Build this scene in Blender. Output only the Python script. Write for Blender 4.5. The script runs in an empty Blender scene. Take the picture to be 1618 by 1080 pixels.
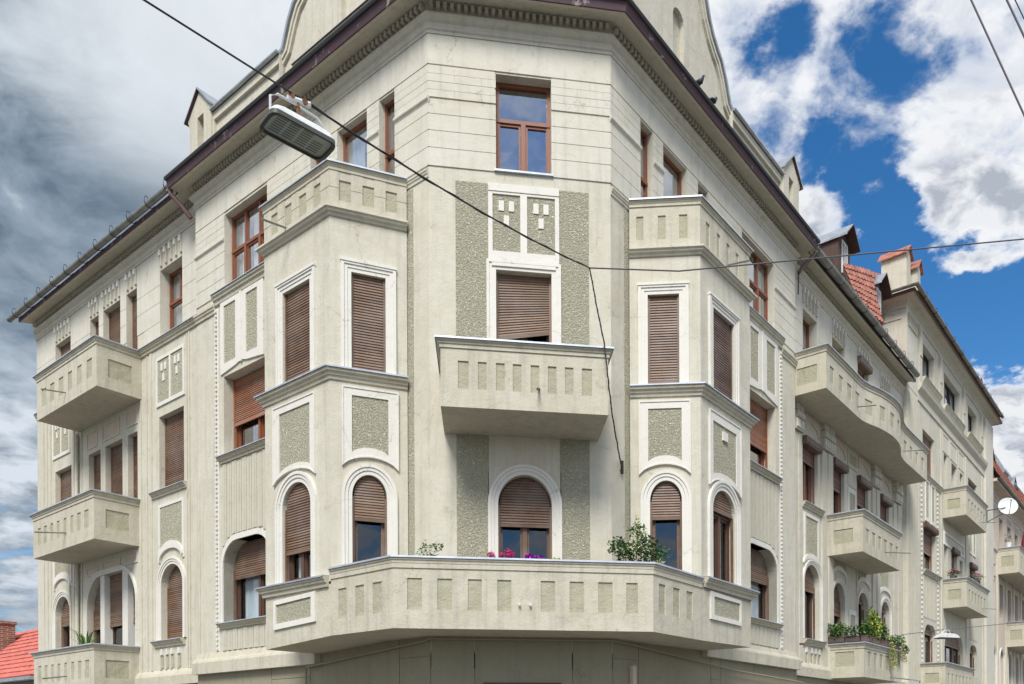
import bpy, bmesh, math, random
from math import sin, cos, pi, radians, sqrt
from mathutils import Vector
from mathutils.geometry import tessellate_polygon
random.seed(7)
scene = bpy.context.scene
COL = scene.collection
# ------------------------------------------------------------------ camera
cam_d = bpy.data.cameras.new('camera'); cam = bpy.data.objects.new('camera', cam_d); COL.objects.link(cam)
scene.camera = cam
YAW, ROLL = 0.150194, -4.4513e-3
cam_d.sensor_width = 36; cam_d.lens = 1277.76/1618*36
cam_d.shift_x = -(957.532-809)/1618; cam_d.shift_y = (1155.139-540)/1618
cam_d.clip_end = 3000; cam_d.clip_start = 0.05
cam.location = (-0.750155, -15.4431, 1.6)
from mathutils import Matrix
cam.rotation_euler = (Matrix.Rotation(-YAW, 3, 'Z') @ Matrix.Rotation(radians(90), 3, 'X') @ Matrix.Rotation(ROLL, 3, 'Z')).to_euler()
# ------------------------------------------------------------------ render look
scene.view_settings.view_transform = 'Standard'; scene.view_settings.look = 'None'
scene.view_settings.exposure = 0.28; scene.view_settings.gamma = 1.0
scene.cycles.max_bounces = 5; scene.cycles.diffuse_bounces = 3; scene.cycles.transparent_max_bounces = 6
# ------------------------------------------------------------------ sun and sky
SUN_EL, SUN_AZ = radians(48), radians(-14)          # azimuth from -Y (towards camera), negative = left of it
sd = Vector((sin(SUN_AZ)*cos(SUN_EL), -cos(SUN_AZ)*cos(SUN_EL), sin(SUN_EL)))
sun_d = bpy.data.lights.new('sun', 'SUN'); sun_d.energy = 3.35; sun_d.angle = radians(22); sun_d.color = (1, .972, .925)
sun = bpy.data.objects.new('sun', sun_d); COL.objects.link(sun); sun.location = sd*50
sun.rotation_euler = sd.to_track_quat('Z', 'Y').to_euler()
world = bpy.data.worlds.new('World'); scene.world = world; world.use_nodes = True
NT = world.node_tree; NT.nodes.clear()

class G:
    """tiny node-graph helper"""
    def __init__(s, nt): s.nt = nt
    def n(s, t, **k):
        nd = s.nt.nodes.new(t)
        for a, v in k.items(): setattr(nd, a, v)
        return nd
    def put(s, sock, v):
        if v is None: return
        if isinstance(v, bpy.types.NodeSocket): s.nt.links.new(v, sock)
        else:
            if sock.type == 'RGBA' and not hasattr(v, '__len__'): v = (v, v, v, 1)
            if sock.type == 'RGBA' and len(v) == 3: v = (*v, 1)
            sock.default_value = v
    def m(s, op, a, b=None, c=None, clamp=False):
        nd = s.n('ShaderNodeMath', operation=op, use_clamp=clamp)
        for i, v in enumerate((a, b, c)): s.put(nd.inputs[i], v)
        return nd.outputs[0]
    def vm(s, op, a, b=None, out=0):
        nd = s.n('ShaderNodeVectorMath', operation=op)
        s.put(nd.inputs[0], a); s.put(nd.inputs[1], b); return nd.outputs[out]
    def scale(s, a, f):
        nd = s.n('ShaderNodeVectorMath', operation='SCALE'); s.put(nd.inputs[0], a); s.put(nd.inputs['Scale'], f); return nd.outputs[0]
    def mr(s, v, a, b, c=0., d=1., smooth=False):
        nd = s.n('ShaderNodeMapRange', interpolation_type='SMOOTHSTEP' if smooth else 'LINEAR')
        for i, x in enumerate((v, a, b, c, d)): s.put(nd.inputs[i], x)
        return nd.outputs[0]
    def noise(s, vec, sc, det=4, rough=.5, dist=0, out=0):
        nd = s.n('ShaderNodeTexNoise'); s.put(nd.inputs['Vector'], vec)
        for k, v in (('Scale', sc), ('Detail', det), ('Roughness', rough), ('Distortion', dist)): s.put(nd.inputs[k], v)
        return nd.outputs[out]
    def mix(s, f, a, b, mode='MIX'):
        nd = s.n('ShaderNodeMix', data_type='RGBA', blend_type=mode)
        s.put(nd.inputs[0], f); s.put(nd.inputs[6], a); s.put(nd.inputs[7], b); return nd.outputs[2]

def build_world():
    g = G(NT)
    d = g.n('ShaderNodeTexCoord').outputs['Generated']
    dn = g.vm('NORMALIZE', d)
    sky = g.n('ShaderNodeTexSky', sky_type='NISHITA', sun_disc=False, sun_elevation=SUN_EL, sun_rotation=pi-SUN_AZ, altitude=300, air_density=1.0, dust_density=.3, ozone_density=2.5)
    hs = g.n('ShaderNodeHueSaturation'); g.put(hs.inputs['Color'], sky.outputs[0]); hs.inputs['Saturation'].default_value = 1.32; hs.inputs['Value'].default_value = 1.0
    sep = g.n('ShaderNodeSeparateXYZ'); g.put(sep.inputs[0], dn)
    zz = g.m('ADD', g.m('MAXIMUM', sep.outputs[2], 0.0), 0.22)
    cmb = g.n('ShaderNodeCombineXYZ')
    g.put(cmb.inputs[0], g.m('DIVIDE', sep.outputs[0], zz)); g.put(cmb.inputs[1], g.m('DIVIDE', sep.outputs[1], zz)); cmb.inputs[2].default_value = 3.7
    p = cmb.outputs[0]
    pw = g.vm('ADD', p, g.scale(g.vm('SUBTRACT', g.noise(p, 6, 4, .55, 0, 1), (.5, .5, .5)), .10))
    dw = g.vm('NORMALIZE', g.vm('ADD', dn, g.scale(g.vm('SUBTRACT', g.noise(p, 7, 7, .6, 0, 1), (.5, .5, .5)), .15)))
    n1 = g.noise(pw, 7.5, 12, .56)
    n2 = g.noise(pw, 17, 9, .66)
    def blob(c, r0, r1, w=True):   # 1 inside angle r0, 0 beyond r1 (degrees)
        c = Vector(c).normalized()
        return g.mr(g.vm('DOT_PRODUCT', dw if w else dn, tuple(c), 1), cos(radians(r1)), cos(radians(r0)), 0, 1, True)
    # coverage: overcast everywhere, opened over the right-hand street and behind the viewer
    cov = g.m('ADD', .66, 0)
    for c, r0, r1, a in [
        ((.305,.742,.597), 0, 3.0, -.30), ((.342,.752,.563), 0, 3.2, -.30), ((.360,.697,.620), 0, 3.6, -.48), ((.266,.719,.643), 0, 2.4, -.38),
        ((.330,.775,.540), 0, 2.8, -.22), ((.385,.765,.515), 0, 3.6, -.42), ((.405,.780,.475), 0, 4.6, -.50),
        ((.445,.79,.425), 1, 6, -.75), ((.505,.755,.415), 1, 5.0, -.75), ((.53,.75,.385), 0, 4.0, -.45), ((.507,.728,.460), 0, 2.2, -.25),
        ((.494,.688,.528), 0, 2.0, -.36), ((.55,.765,.325), 0, 4, .40), ((.338,.785,.520), 0, 2.4, .45), ((.45,.72,.53), 1, 5, .22), ((.470,.735,.49), 1.5, 4.5, .42), ((.325,.725,.607), 0, 2.0, .2),
        ((-.440,.822,.360), 0, 1.3, -.35), ((.1,-.75,.62), 15, 55, -.24), ((-.35,.75,.5), 8, 25, .35)]:
        cov = g.m('ADD', cov, g.m('MULTIPLY', blob(c, r0, r1), a))
    f = g.m('ADD', cov, g.m('MULTIPLY', g.m('SUBTRACT', n1, .5), 2.0))
    f = g.m('ADD', f, g.m('MULTIPLY', g.m('SUBTRACT', n2, .5), .5))
    alpha = g.mr(f, .12, .72, 0, 1, True)
    # cloud light: bright rims, grey bellies, a dark front on the left
    dens = g.mr(f, .45, 1.0, 0, 1)
    n3 = g.noise(g.vm('ADD', pw, (-.015, .035, 0)), 7.5, 12, .56)
    lit = g.mr(g.m('SUBTRACT', n1, n3), -.05, .07, 0, 1)
    white = g.mix(dens, (.82, .85, .90), (.40, .44, .51))
    white = g.mix(g.m('MULTIPLY', lit, .8), white, (.86, .87, .89))
    dark = g.m('MULTIPLY', blob((-.46, .80, .40), 12, 27, False), g.mr(n1, .25, .75, 1.25, .85, False), clamp=True)
    n4 = g.noise(pw, 4.2, 10, .58, .3)
    dk = g.mix(g.mr(n4, .40, .60), (.125, .180, .245), (.33, .40, .48)); dk = g.mix(g.mr(n4, .57, .68, 0, .7), dk, (.60, .65, .70))
    white = g.mix(dark, white, dk)
    white = g.mix(g.m('MULTIPLY', blob((-.24, .74, .63), 0, 11, False), .75), white, (.80, .84, .88))
    white = g.mix(g.m('MULTIPLY', blob((-.36, .72, .60), 0, 7, False), g.mr(n4, .4, .6, .0, .7)), white, (.72, .78, .83))
    lowl = g.m('MULTIPLY', blob((-.45, .87, .24), 3, 9, False), g.mr(n1, .40, .60, .05, .95))
    white = g.mix(lowl, white, (.66, .72, .79))
    bg1 = g.n('ShaderNodeBackground'); g.put(bg1.inputs[0], hs.outputs[0]); bg1.inputs[1].default_value = .125
    bg2 = g.n('ShaderNodeBackground'); g.put(bg2.inputs[0], white); bg2.inputs[1].default_value = .92
    mx = g.n('ShaderNodeMixShader'); g.put(mx.inputs[0], alpha); g.nt.links.new(bg1.outputs[0], mx.inputs[1]); g.nt.links.new(bg2.outputs[0], mx.inputs[2])
    out = g.n('ShaderNodeOutputWorld'); g.nt.links.new(mx.outputs[0], out.inputs[0])
build_world()

# ------------------------------------------------------------------ materials
MATS = {}
def mat(name, color, rough=.8, metal=0., spec=.5, build=None):
    m = bpy.data.materials.new(name); m.use_nodes = True; nt = m.node_tree
    b = nt.nodes['Principled BSDF']; g = G(nt)
    b.inputs['Base Color'].default_value = (*color, 1); b.inputs['Roughness'].default_value = rough
    b.inputs['Metallic'].default_value = metal; b.inputs['Specular IOR Level'].default_value = spec
    if build: build(g, b, color)
    MATS[name] = m; return m
def coords(g): return g.n('ShaderNodeTexCoord').outputs['Object']
def bump(g, b, h, strength, dist):
    bp = g.n('ShaderNodeBump'); bp.inputs['Strength'].default_value = strength; bp.inputs['Distance'].default_value = dist
    g.put(bp.inputs['Height'], h); g.put(b.inputs['Normal'], bp.outputs[0])
def f_plaster(stain=.72, fine=.004, streak=1.2, warm=(.79,.75,.64)):
    def f(g, b, c):
        co = coords(g)
        big = g.noise(co, .55, 5, .6)
        med = g.noise(co, 2.6, 6, .65, .6)
        sc = g.n('ShaderNodeMapping'); sc.inputs['Scale'].default_value = (5, 5, .35); g.put(sc.inputs[0], co)
        st = g.noise(sc.outputs[0], 1.3, 5, .65)
        k = g.m('ADD', g.m('MULTIPLY', g.mr(big, .35, .7), .45), g.m('MULTIPLY', g.mr(med, .45, .72), .55))
        k = g.m('MULTIPLY', k, stain)
        col = g.mix(k, c, tuple(c[i]*warm[i] for i in range(3)))
        col = g.mix(g.m('MULTIPLY', g.mr(st, .50, .68), streak*.5), col, tuple(x*.72 for x in c))
        col = g.mix(g.m('MULTIPLY', g.mr(g.noise(co, 5.5, 7, .7, 1.2), .56, .70), .22), col, tuple(min(1, x*1.14) for x in c))
        crk = g.n('ShaderNodeTexVoronoi', feature='DISTANCE_TO_EDGE'); g.put(crk.inputs['Vector'], g.vm('ADD', co, g.scale(g.noise(co, 3, 4, .6, 0, 1), .5))); crk.inputs['Scale'].default_value = .7
        cr = g.m('MULTIPLY', g.mr(crk.outputs[0], 0, .009, 1, 0), g.mr(med, .46, .60, 0, .6))
        gr = g.noise(co, 9, 8, .75, .4); col = g.mix(g.m('MULTIPLY', g.mr(gr, .55, .72), .35), col, tuple(x*.60 for x in c))
        col = g.mix(cr, col, tuple(x*.45 for x in c))
        g.put(b.inputs['Base Color'], col)
        h = g.m('ADD', g.m('MULTIPLY', g.noise(co, 2.5, 5, .6), 1.6), g.m('MULTIPLY', g.noise(co, 28, 4, .6), .45))
        bump(g, b, h, .55, fine*5)
    return f
def f_rough(scale=30., dist=.03):
    def f(g, b, c):
        co = coords(g)
        w = g.vm('ADD', co, g.scale(g.noise(co, scale*.5, 3, .6, 0, 1), .06))
        mp = g.n('ShaderNodeMapping'); mp.inputs['Scale'].default_value = (1, 1, 1.35); g.put(mp.inputs[0], w)
        n = g.noise(mp.outputs[0], scale, 5, .62, .8)
        v = g.n('ShaderNodeTexVoronoi'); g.put(v.inputs['Vector'], w); v.inputs['Scale'].default_value = scale*.8
        h = g.m('ADD', g.mr(n, .38, .62), g.m('MULTIPLY', v.outputs[0], .7))
        col = g.mix(g.mr(n, .36, .58), tuple(x*.72 for x in c), c)
        col = g.mix(g.mr(g.noise(co, 1.2, 4, .6), .45, .7, 0, .3), col, tuple(x*.75 for x in c))
        g.put(b.inputs['Base Color'], col); bump(g, b, h, 1.0, dist)
    return f
def f_wood(g, b, c):
    co = coords(g); mp = g.n('ShaderNodeMapping'); mp.inputs['Scale'].default_value = (20, 20, 1.5); g.put(mp.inputs[0], co)
    n = g.noise(mp.outputs[0], 2.5, 5, .6)
    col = g.mix(n, tuple(x*.5 for x in c), tuple(min(1, x*1.35) for x in c))
    col = g.mix(g.mr(g.noise(co, 1.1, 4), .4, .7, 0, .4), col, tuple(x*.55 for x in c))
    g.put(b.inputs['Base Color'], col); bump(g, b, n, .3, .004)
def f_var(a=.25, sc=2., bs=12., bd=.003):
    def f(g, b, c):
        co = coords(g); n = g.noise(co, sc, 6, .6)
        g.put(b.inputs['Base Color'], g.mix(g.mr(n, .3, .7), tuple(x*(1-a) for x in c), tuple(min(1, x*(1+a)) for x in c)))
        bump(g, b, g.noise(co, bs, 4), .4, bd)
    return f
def f_slat(g, b, c):
    co = coords(g); rn = g.n('ShaderNodeNewGeometry').outputs['Random Per Island']
    col = g.mix(rn, tuple(x*.66 for x in c), tuple(x*1.18 for x in c))
    col = g.mix(g.mr(g.noise(co, 1.4, 6, .65), .42, .7, 0, .55), col, (.30, .24, .20))
    g.put(b.inputs['Base Color'], col); mp = g.n('ShaderNodeMapping'); mp.inputs['Scale'].default_value = (1.5, 1.5, 30); g.put(mp.inputs[0], co)
    bump(g, b, g.noise(mp.outputs[0], 3, 3), .5, .006)
def f_peel(g, b, c):
    co = coords(g); n = g.noise(co, 3.0, 8, .7, .5)
    col = g.mix(g.mr(n, .60, .66), c, (.42, .36, .33)); col = g.mix(g.mr(g.noise(co, 7, 5, .7), .58, .70, 0, .6), col, (.13, .085, .07))
    g.put(b.inputs['Base Color'], col)
def f_tile(g, b, c):
    co = coords(g); n = g.noise(co, 6, 3); n2 = g.noise(co, 1, 4)
    col = g.mix(g.mr(n, .3, .7), tuple(x*.62 for x in c), tuple(min(1, x*1.3) for x in c))
    g.put(b.inputs['Base Color'], g.mix(g.mr(n2, .5, .75, 0, .35), col, (.20, .11, .08)))
def f_leaf(g, b, c):
    oi = g.n('ShaderNodeNewGeometry'); col = g.mix(oi.outputs['Random Per Island'], tuple(x*.55 for x in c), tuple(min(1, x*1.6) for x in c))
    g.put(b.inputs['Base Color'], col)
def f_brick(g, b, c):
    co = coords(g); t = g.n('ShaderNodeTexBrick'); g.put(t.inputs['Vector'], g.vm('MULTIPLY', co, (1, 1, 1)))
    mp = g.n('ShaderNodeMapping'); mp.inputs['Rotation'].default_value = (radians(90), 0, 0); g.put(mp.inputs[0], co); g.put(t.inputs['Vector'], mp.outputs[0])
    t.inputs['Scale'].default_value = 1; t.inputs['Brick Width'].default_value = .28; t.inputs['Row Height'].default_value = .085; t.inputs['Mortar Size'].default_value = .012
    t.inputs['Color1'].default_value = (.30, .09, .045, 1); t.inputs['Color2'].default_value = (.17, .07, .045, 1); t.inputs['Mortar'].default_value = (.36, .31, .25, 1)
    g.put(b.inputs['Base Color'], g.mix(g.mr(g.noise(co, 2.5, 5), .5, .7, 0, .6), t.outputs[0], (.10, .07, .06)))
    bump(g, b, t.outputs[1], -.6, .01)
PL = (.62, .588, .488)
mat('plaster', PL, .9, build=f_plaster())
mat('plaster_top', (.65, .622, .53), .9, build=f_plaster(.6, .003, 1.0))
mat('plaster_balcony', (.575, .54, .435), .9, build=f_plaster(.85, .006, 1.5))
mat('trim', (.73, .705, .635), .85, build=f_plaster(.22, .002, .35))
mat('roughcast', (.70, .665, .49), .95, build=f_rough(30., .028))
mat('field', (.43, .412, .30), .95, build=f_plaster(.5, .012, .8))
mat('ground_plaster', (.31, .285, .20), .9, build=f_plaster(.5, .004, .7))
mat('warm_plaster', (.60, .51, .42), .9, build=f_plaster(.3, .002, .2))
mat('brown_shutter', (.175, .096, .054), .5, build=f_slat)
mat('faded_shutter', (.21, .128, .080), .6, build=f_slat)
mat('dark_shutter', (.125, .072, .055), .5, build=f_slat)
mat('orange_shutter', (.30, .115, .055), .5, build=f_slat)
mat('mauve_shutter', (.21, .105, .075), .5, build=f_slat)
mat('red_wood', (.25, .082, .036), .5, build=f_wood)
mat('orange_wood', (.27, .075, .018), .45, build=f_wood)
mat('brown_wood', (.115, .055, .033), .55, build=f_wood)
mat('old_wood', (.085, .055, .042), .85, build=f_wood)
mat('white_paint', (.75, .75, .73), .6, build=f_var(.1))
mat('zinc', (.40, .44, .48), .42, .75, build=f_var(.25, 3))
mat('zinc_light', (.42, .46, .52), .5, .35, build=f_var(.2, 3))
mat('gutter_metal', (.27, .275, .25), .5, .55, build=f_var(.35, 2.5))
mat('dark_metal', (.035, .035, .04), .5, .5)
mat('purple_sheet', (.085, .045, .055), .65, .1, build=f_peel)
mat('pipe_brown', (.17, .10, .095), .6, .1, build=f_var(.2))
mat('black_cable', (.012, .012, .014), .6)
mat('grey_cable', (.10, .09, .10), .6)
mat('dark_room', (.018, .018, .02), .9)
mat('curtain', (.72, .74, .76), .9, build=f_var(.12, 1.5))
mat('tile', (.38, .15, .105), .8, build=f_tile)
mat('pink_tile', (.55, .15, .115), .75, build=f_tile)
mat('brick', (.3, .1, .05), .9, build=f_brick)
mat('asphalt', (.085, .082, .078), .9, build=f_var(.3, 3, 60, .004))
mat('paving', (.20, .19, .165), .9, build=f_var(.25, 2, 30, .004))
mat('leaf', (.10, .19, .045), .6, build=f_leaf)
mat('leaf_dark', (.055, .12, .035), .6, build=f_leaf)
mat('leaf_yellow', (.34, .38, .05), .6, build=f_leaf)
mat('leaf_pale', (.50, .50, .27), .6, build=f_leaf)
mat('twig', (.30, .22, .13), .85, build=f_var(.3, 6))
mat('pink_flower', (.75, .06, .25), .6, build=f_leaf)
mat('purple_flower', (.42, .04, .45), .6, build=f_leaf)
mat('white_flower', (.8, .78, .72), .6)
mat('terracotta', (.30, .095, .05), .85, build=f_var())
mat('planter', (.10, .07, .06), .8, build=f_var())
mat('lamp_white', (.66, .67, .66), .5, build=f_var(.15, 12))
mat('lamp_rim', (.075, .08, .07), .5)
mat('louvre', (.045, .055, .045), .5)
mat('rust', (.20, .085, .04), .9, build=f_var(.5, 12))
mat('lamp_inside', (.85, .90, .80), .4)
mat('dish_white', (.66, .68, .66), .45)
mat('feather', (.03, .035, .04), .7)
mat('red_cloth', (.20, .012, .025), .8)
mat('ribbed', (.56, .53, .43), .9, build=f_plaster(.35, .004, .6))
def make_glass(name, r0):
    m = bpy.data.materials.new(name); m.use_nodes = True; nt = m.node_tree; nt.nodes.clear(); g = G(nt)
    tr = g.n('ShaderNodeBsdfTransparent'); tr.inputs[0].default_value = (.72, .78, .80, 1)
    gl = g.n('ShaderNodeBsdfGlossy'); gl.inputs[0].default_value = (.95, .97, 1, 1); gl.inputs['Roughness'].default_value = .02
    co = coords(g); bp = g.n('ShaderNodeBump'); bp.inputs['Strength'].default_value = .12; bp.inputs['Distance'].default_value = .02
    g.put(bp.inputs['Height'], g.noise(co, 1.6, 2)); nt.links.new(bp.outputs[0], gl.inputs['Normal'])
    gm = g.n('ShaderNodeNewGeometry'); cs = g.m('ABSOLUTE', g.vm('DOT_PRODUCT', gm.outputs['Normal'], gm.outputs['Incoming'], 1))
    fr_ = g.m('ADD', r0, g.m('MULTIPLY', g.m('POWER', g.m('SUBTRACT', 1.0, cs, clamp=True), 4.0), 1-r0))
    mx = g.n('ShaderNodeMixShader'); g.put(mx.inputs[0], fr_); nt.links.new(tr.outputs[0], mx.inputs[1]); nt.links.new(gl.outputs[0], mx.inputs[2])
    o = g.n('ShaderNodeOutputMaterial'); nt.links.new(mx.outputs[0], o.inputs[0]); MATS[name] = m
make_glass('glass', .42); make_glass('shaded_glass', .09)  # shaded_glass: same glass, reflection lowered to imitate dark houses mirrored in low windows

# ------------------------------------------------------------------ mesh building
GZ = 1.6
class F:
    """wall frame: u runs along the wall, n outwards, z up (levels above eye height)"""
    def __init__(s, p, d, side=1):
        s.p = Vector(p); s.d = Vector(d).normalized(); s.side = side
        s.nv = Vector((s.d.y, -s.d.x))*side
    def P(s, u, n, z):
        q = s.p + s.d*u + s.nv*n; return Vector((q.x, q.y, z+GZ))
    def off(s, o):  # frame moved outwards
        return F(s.p + s.nv*o, s.d, s.side)
C45 = sqrt(.5)
K_, J_, M_ = Vector((3.524, .082)), Vector((2.159, .392)), Vector((5.064, 1.6376))
def mir(v, s): return Vector((v[0]*s, v[1]))
def line(p, q, s): a, b = mir(p, s), mir(q, s); return F(a, b-a, s)
FC = F((0, 0), (1, 0), 1)
FW = {s: F((1.72*s, 0), (C45*s, C45), s) for s in (-1, 1)}
FA = {s: line(J_, K_, s) for s in (-1, 1)}
FB = {s: line(K_, M_, s) for s in (-1, 1)}
FS = {s: FW[s].off(-.232) for s in (-1, 1)}

SPLIT = dict(window_surround=.03, ornament_panel=.05, window_sill=.02, string_course=.01, fluted_apron=.06, spandrel_panel=.01, keystone_panel=.02, small_baluster=.01, pilaster_strip=.005, tooth_ornament=.10,
    window_pier=.01, drain_spout=.01, roughcast_strip=.01, sill_moulding=.01, pilaster=.12, cornice=.03, gutter_hook=.0, dentil_course=.16, ground_floor_wall=.06)
class MB:
    def __init__(s): s.v = []; s.f = []; s.mi = []; s.mats = []
    def m(s, name):
        if name not in s.mats: s.mats.append(name)
        return s.mats.index(name)
    def face(s, pts, mt):
        i = len(s.v); s.v += [tuple(p) for p in pts]; s.f.append(tuple(range(i, i+len(pts)))); s.mi.append(s.m(mt))
    def box(s, fr, u0, u1, n0, n1, z0, z1, mt):
        P = [fr.P(u, n, z) for z in (z0, z1) for u, n in ((u0, n0), (u1, n0), (u1, n1), (u0, n1))]
        i = len(s.v); s.v += [tuple(p) for p in P]
        for q in ((0,1,2,3),(4,5,6,7),(0,1,5,4),(1,2,6,5),(2,3,7,6),(3,0,4,7)): s.f.append(tuple(i+k for k in q)); s.mi.append(s.m(mt))
    def cbox(s, c, sx, sy, sz, mt, rot=0):
        d = Vector((cos(rot), sin(rot))); fr = F((c[0], c[1]), d, 1)
        s.box(fr, -sx/2, sx/2, -sy/2, sy/2, c[2]-GZ-sz/2, c[2]-GZ+sz/2, mt)
    def plate(s, fr, outer, holes, n0, n1, mt, hm=None, back=False, osides=True):
        loops = [[Vector((u, z, 0)) for u, z in lp] for lp in [outer]+list(holes)]
        flat = [p for lp in loops for p in lp]
        i = len(s.v); s.v += [tuple(fr.P(p.x, n1, p.y)) for p in flat]
        for t in tessellate_polygon(loops): s.f.append(tuple(i+k for k in t)); s.mi.append(s.m(mt))
        if back:
            j = len(s.v); s.v += [tuple(fr.P(p.x, n0, p.y)) for p in flat]
            for t in tessellate_polygon(loops): s.f.append(tuple(j+k for k in t)); s.mi.append(s.m(mt))
        for li, lp in enumerate(loops):
            if li == 0 and not osides: continue
            for k in range(len(lp)):
                a, b = lp[k], lp[(k+1) % len(lp)]
                s.face([fr.P(a.x, n1, a.y), fr.P(b.x, n1, b.y), fr.P(b.x, n0, b.y), fr.P(a.x, n0, a.y)], (hm or mt) if li else mt)
    def tube(s, pts, r, mt, seg=8, caps=True):
        pts = [Vector(p) for p in pts]; rings = []
        up = Vector((0, 0, 1))
        for k, p in enumerate(pts):
            t = (pts[min(k+1, len(pts)-1)] - pts[max(k-1, 0)]).normalized()
            a = t.cross(up if abs(t.z) < .95 else Vector((1, 0, 0))).normalized(); b = t.cross(a)
            rr = r[k] if hasattr(r, '__len__') else r
            i = len(s.v); s.v += [tuple(p + (a*cos(2*pi*j/seg) + b*sin(2*pi*j/seg))*rr) for j in range(seg)]; rings.append(i)
        for a, b in zip(rings, rings[1:]):
            for j in range(seg): s.f.append((a+j, a+(j+1) % seg, b+(j+1) % seg, b+j)); s.mi.append(s.m(mt))
        if caps:
            for a in (rings[0], rings[-1]): s.f.append(tuple(a+j for j in range(seg))); s.mi.append(s.m(mt))
    def sweep(s, path, prof, mt, flip=False, caps=True, z=0):
        """profile [(n,z)] swept along a plan path with mitred corners; outward = right of travel"""
        P = [Vector(p) for p in path]; offs = []
        for k in range(len(P)):
            ns = []
            for a, b in ((k-1, k), (k, k+1)):
                if 0 <= a and b < len(P):
                    d = (P[b]-P[a]).normalized(); ns.append(Vector((d.y, -d.x))*(-1 if flip else 1))
            if len(ns) == 1: offs.append(ns[0])
            else:
                h = (ns[0]+ns[1]).normalized(); offs.append(h/max(.3, h.dot(ns[0])))
        L = len(prof); base = len(s.v)
        for k, p in enumerate(P):
            for n, zz in prof:
                q = p + offs[k]*n; s.v.append((q.x, q.y, zz+z+GZ))
        for k in range(len(P)-1):
            for j in range(L-1):
                a = base+k*L+j; s.f.append((a, a+1, a+1+L, a+L)); s.mi.append(s.m(mt))
        if caps:
            for k in (0, len(P)-1): s.f.append(tuple(base+k*L+j for j in range(L))); s.mi.append(s.m(mt))
        return offs
    def poly(s, pts, z0, z1, mt):
        """prism from plan polygon"""
        pl = [Vector(p) for p in pts]
        for z in (z0, z1): s.face([(p.x, p.y, z+GZ) for p in pl], mt)
        for k in range(len(pl)):
            a, b = pl[k], pl[(k+1) % len(pl)]
            s.face([(a.x, a.y, z0+GZ), (b.x, b.y, z0+GZ), (b.x, b.y, z1+GZ), (a.x, a.y, z1+GZ)], mt)
    def build(s, name, parent=None, label=None, smooth=False, recalc=True):
        if name in SPLIT: return _split(s, name, parent, SPLIT[name], recalc)
        return s.build_one(name, parent, label, smooth, recalc)
    def build_one(s, name, parent=None, label=None, smooth=False, recalc=True):
        me = bpy.data.meshes.new(name); base = Vector((0, 0, 0))
        if parent is not None:
            p = parent
            while p is not None: base += p.location; p = p.parent
        me.from_pydata([tuple(Vector(v)-base) for v in s.v], [], s.f)
        for mn in s.mats: me.materials.append(MATS[mn])
        me.polygons.foreach_set('material_index', s.mi)
        if smooth: me.polygons.foreach_set('use_smooth', [True]*len(s.f))
        bm = bmesh.new(); bm.from_mesh(me); bmesh.ops.remove_doubles(bm, verts=bm.verts, dist=.0004)
        if recalc: bmesh.ops.recalc_face_normals(bm, faces=bm.faces)
        bm.to_mesh(me); bm.free(); me.update()
        o = bpy.data.objects.new(name, me); COL.objects.link(o)
        if parent is not None: o.parent = parent
        if label: o['label'] = label
        return o
def _split(s, name, parent, gap, recalc):
    key = {}; par = list(range(len(s.v)))
    def find(a):
        while par[a] != a: par[a] = par[par[a]]; a = par[a]
        return a
    for i, v in enumerate(s.v):
        k = (round(v[0], 3), round(v[1], 3), round(v[2], 3))
        if k in key: par[find(i)] = find(key[k])
        else: key[k] = i
    for f in s.f:
        for b in f[1:]: par[find(b)] = find(f[0])
    comp = {}
    for i, v in enumerate(s.v):
        c = comp.setdefault(find(i), [1e9]*3+[-1e9]*3)
        for k in range(3): c[k] = min(c[k], v[k]); c[k+3] = max(c[k+3], v[k])
    keys = list(comp); g = {k: k for k in keys}
    def fg(a):
        while g[a] != a: a = g[a]
        return a
    for i, a in enumerate(keys):
        A = comp[a]
        for b in keys[i+1:]:
            Bb = comp[b]
            if all(A[k]-gap <= Bb[k+3] and Bb[k]-gap <= A[k+3] for k in range(3)) and fg(a) != fg(b): g[fg(b)] = fg(a)
    groups = {}
    for f, mi in zip(s.f, s.mi): groups.setdefault(fg(find(f[0])), []).append((f, mi))
    out = None
    for k, fs in groups.items():
        m = MB()
        for f, mi in fs: m.face([s.v[j] for j in f], s.mats[mi])
        o = m.build_one(name, parent, None, False, recalc); out = out or o
    return out
def thing(name, loc, label, cat, group=None):
    o = bpy.data.objects.new(name, None); COL.objects.link(o); o.location = loc; o.empty_display_size = .3
    o['label'] = label; o['category'] = cat
    if group: o['group'] = group
    return o
def tag(o, label, cat, group=None):
    o['label'] = label; o['category'] = cat
    if group: o['group'] = group
    return o

# outlines ----------------------------------------------------------
def opn(u0, u1, z0, z1, kind=None, t=0., seg=14):
    """opening outline; kind None | ('a', spring) arch | ('c', r) rounded top corners; t insets it"""
    cu, a = (u0+u1)/2, (u1-u0)/2 - t
    if kind is None: return [(u0+t, z0+t), (u1-t, z0+t), (u1-t, z1-t), (u0+t, z1-t)]
    if kind[0] == 'a':
        sp = kind[1]; b = z1-t-sp
        return [(u0+t, z0+t), (u1-t, z0+t)] + [(cu+a*cos(pi*k/seg), sp+b*sin(pi*k/seg)) for k in range(seg+1)]
    r = kind[1]-t
    pts = [(u0+t, z0+t), (u1-t, z0+t)]
    h = seg//2
    pts += [(u1-t-r+r*cos(pi/2*k/h), z1-t-r+r*sin(pi/2*k/h)) for k in range(h+1)]
    pts += [(u0+t+r-r*sin(pi/2*k/h), z1-t-r+r*cos(pi/2*k/h)) for k in range(h+1)]
    return pts
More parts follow.
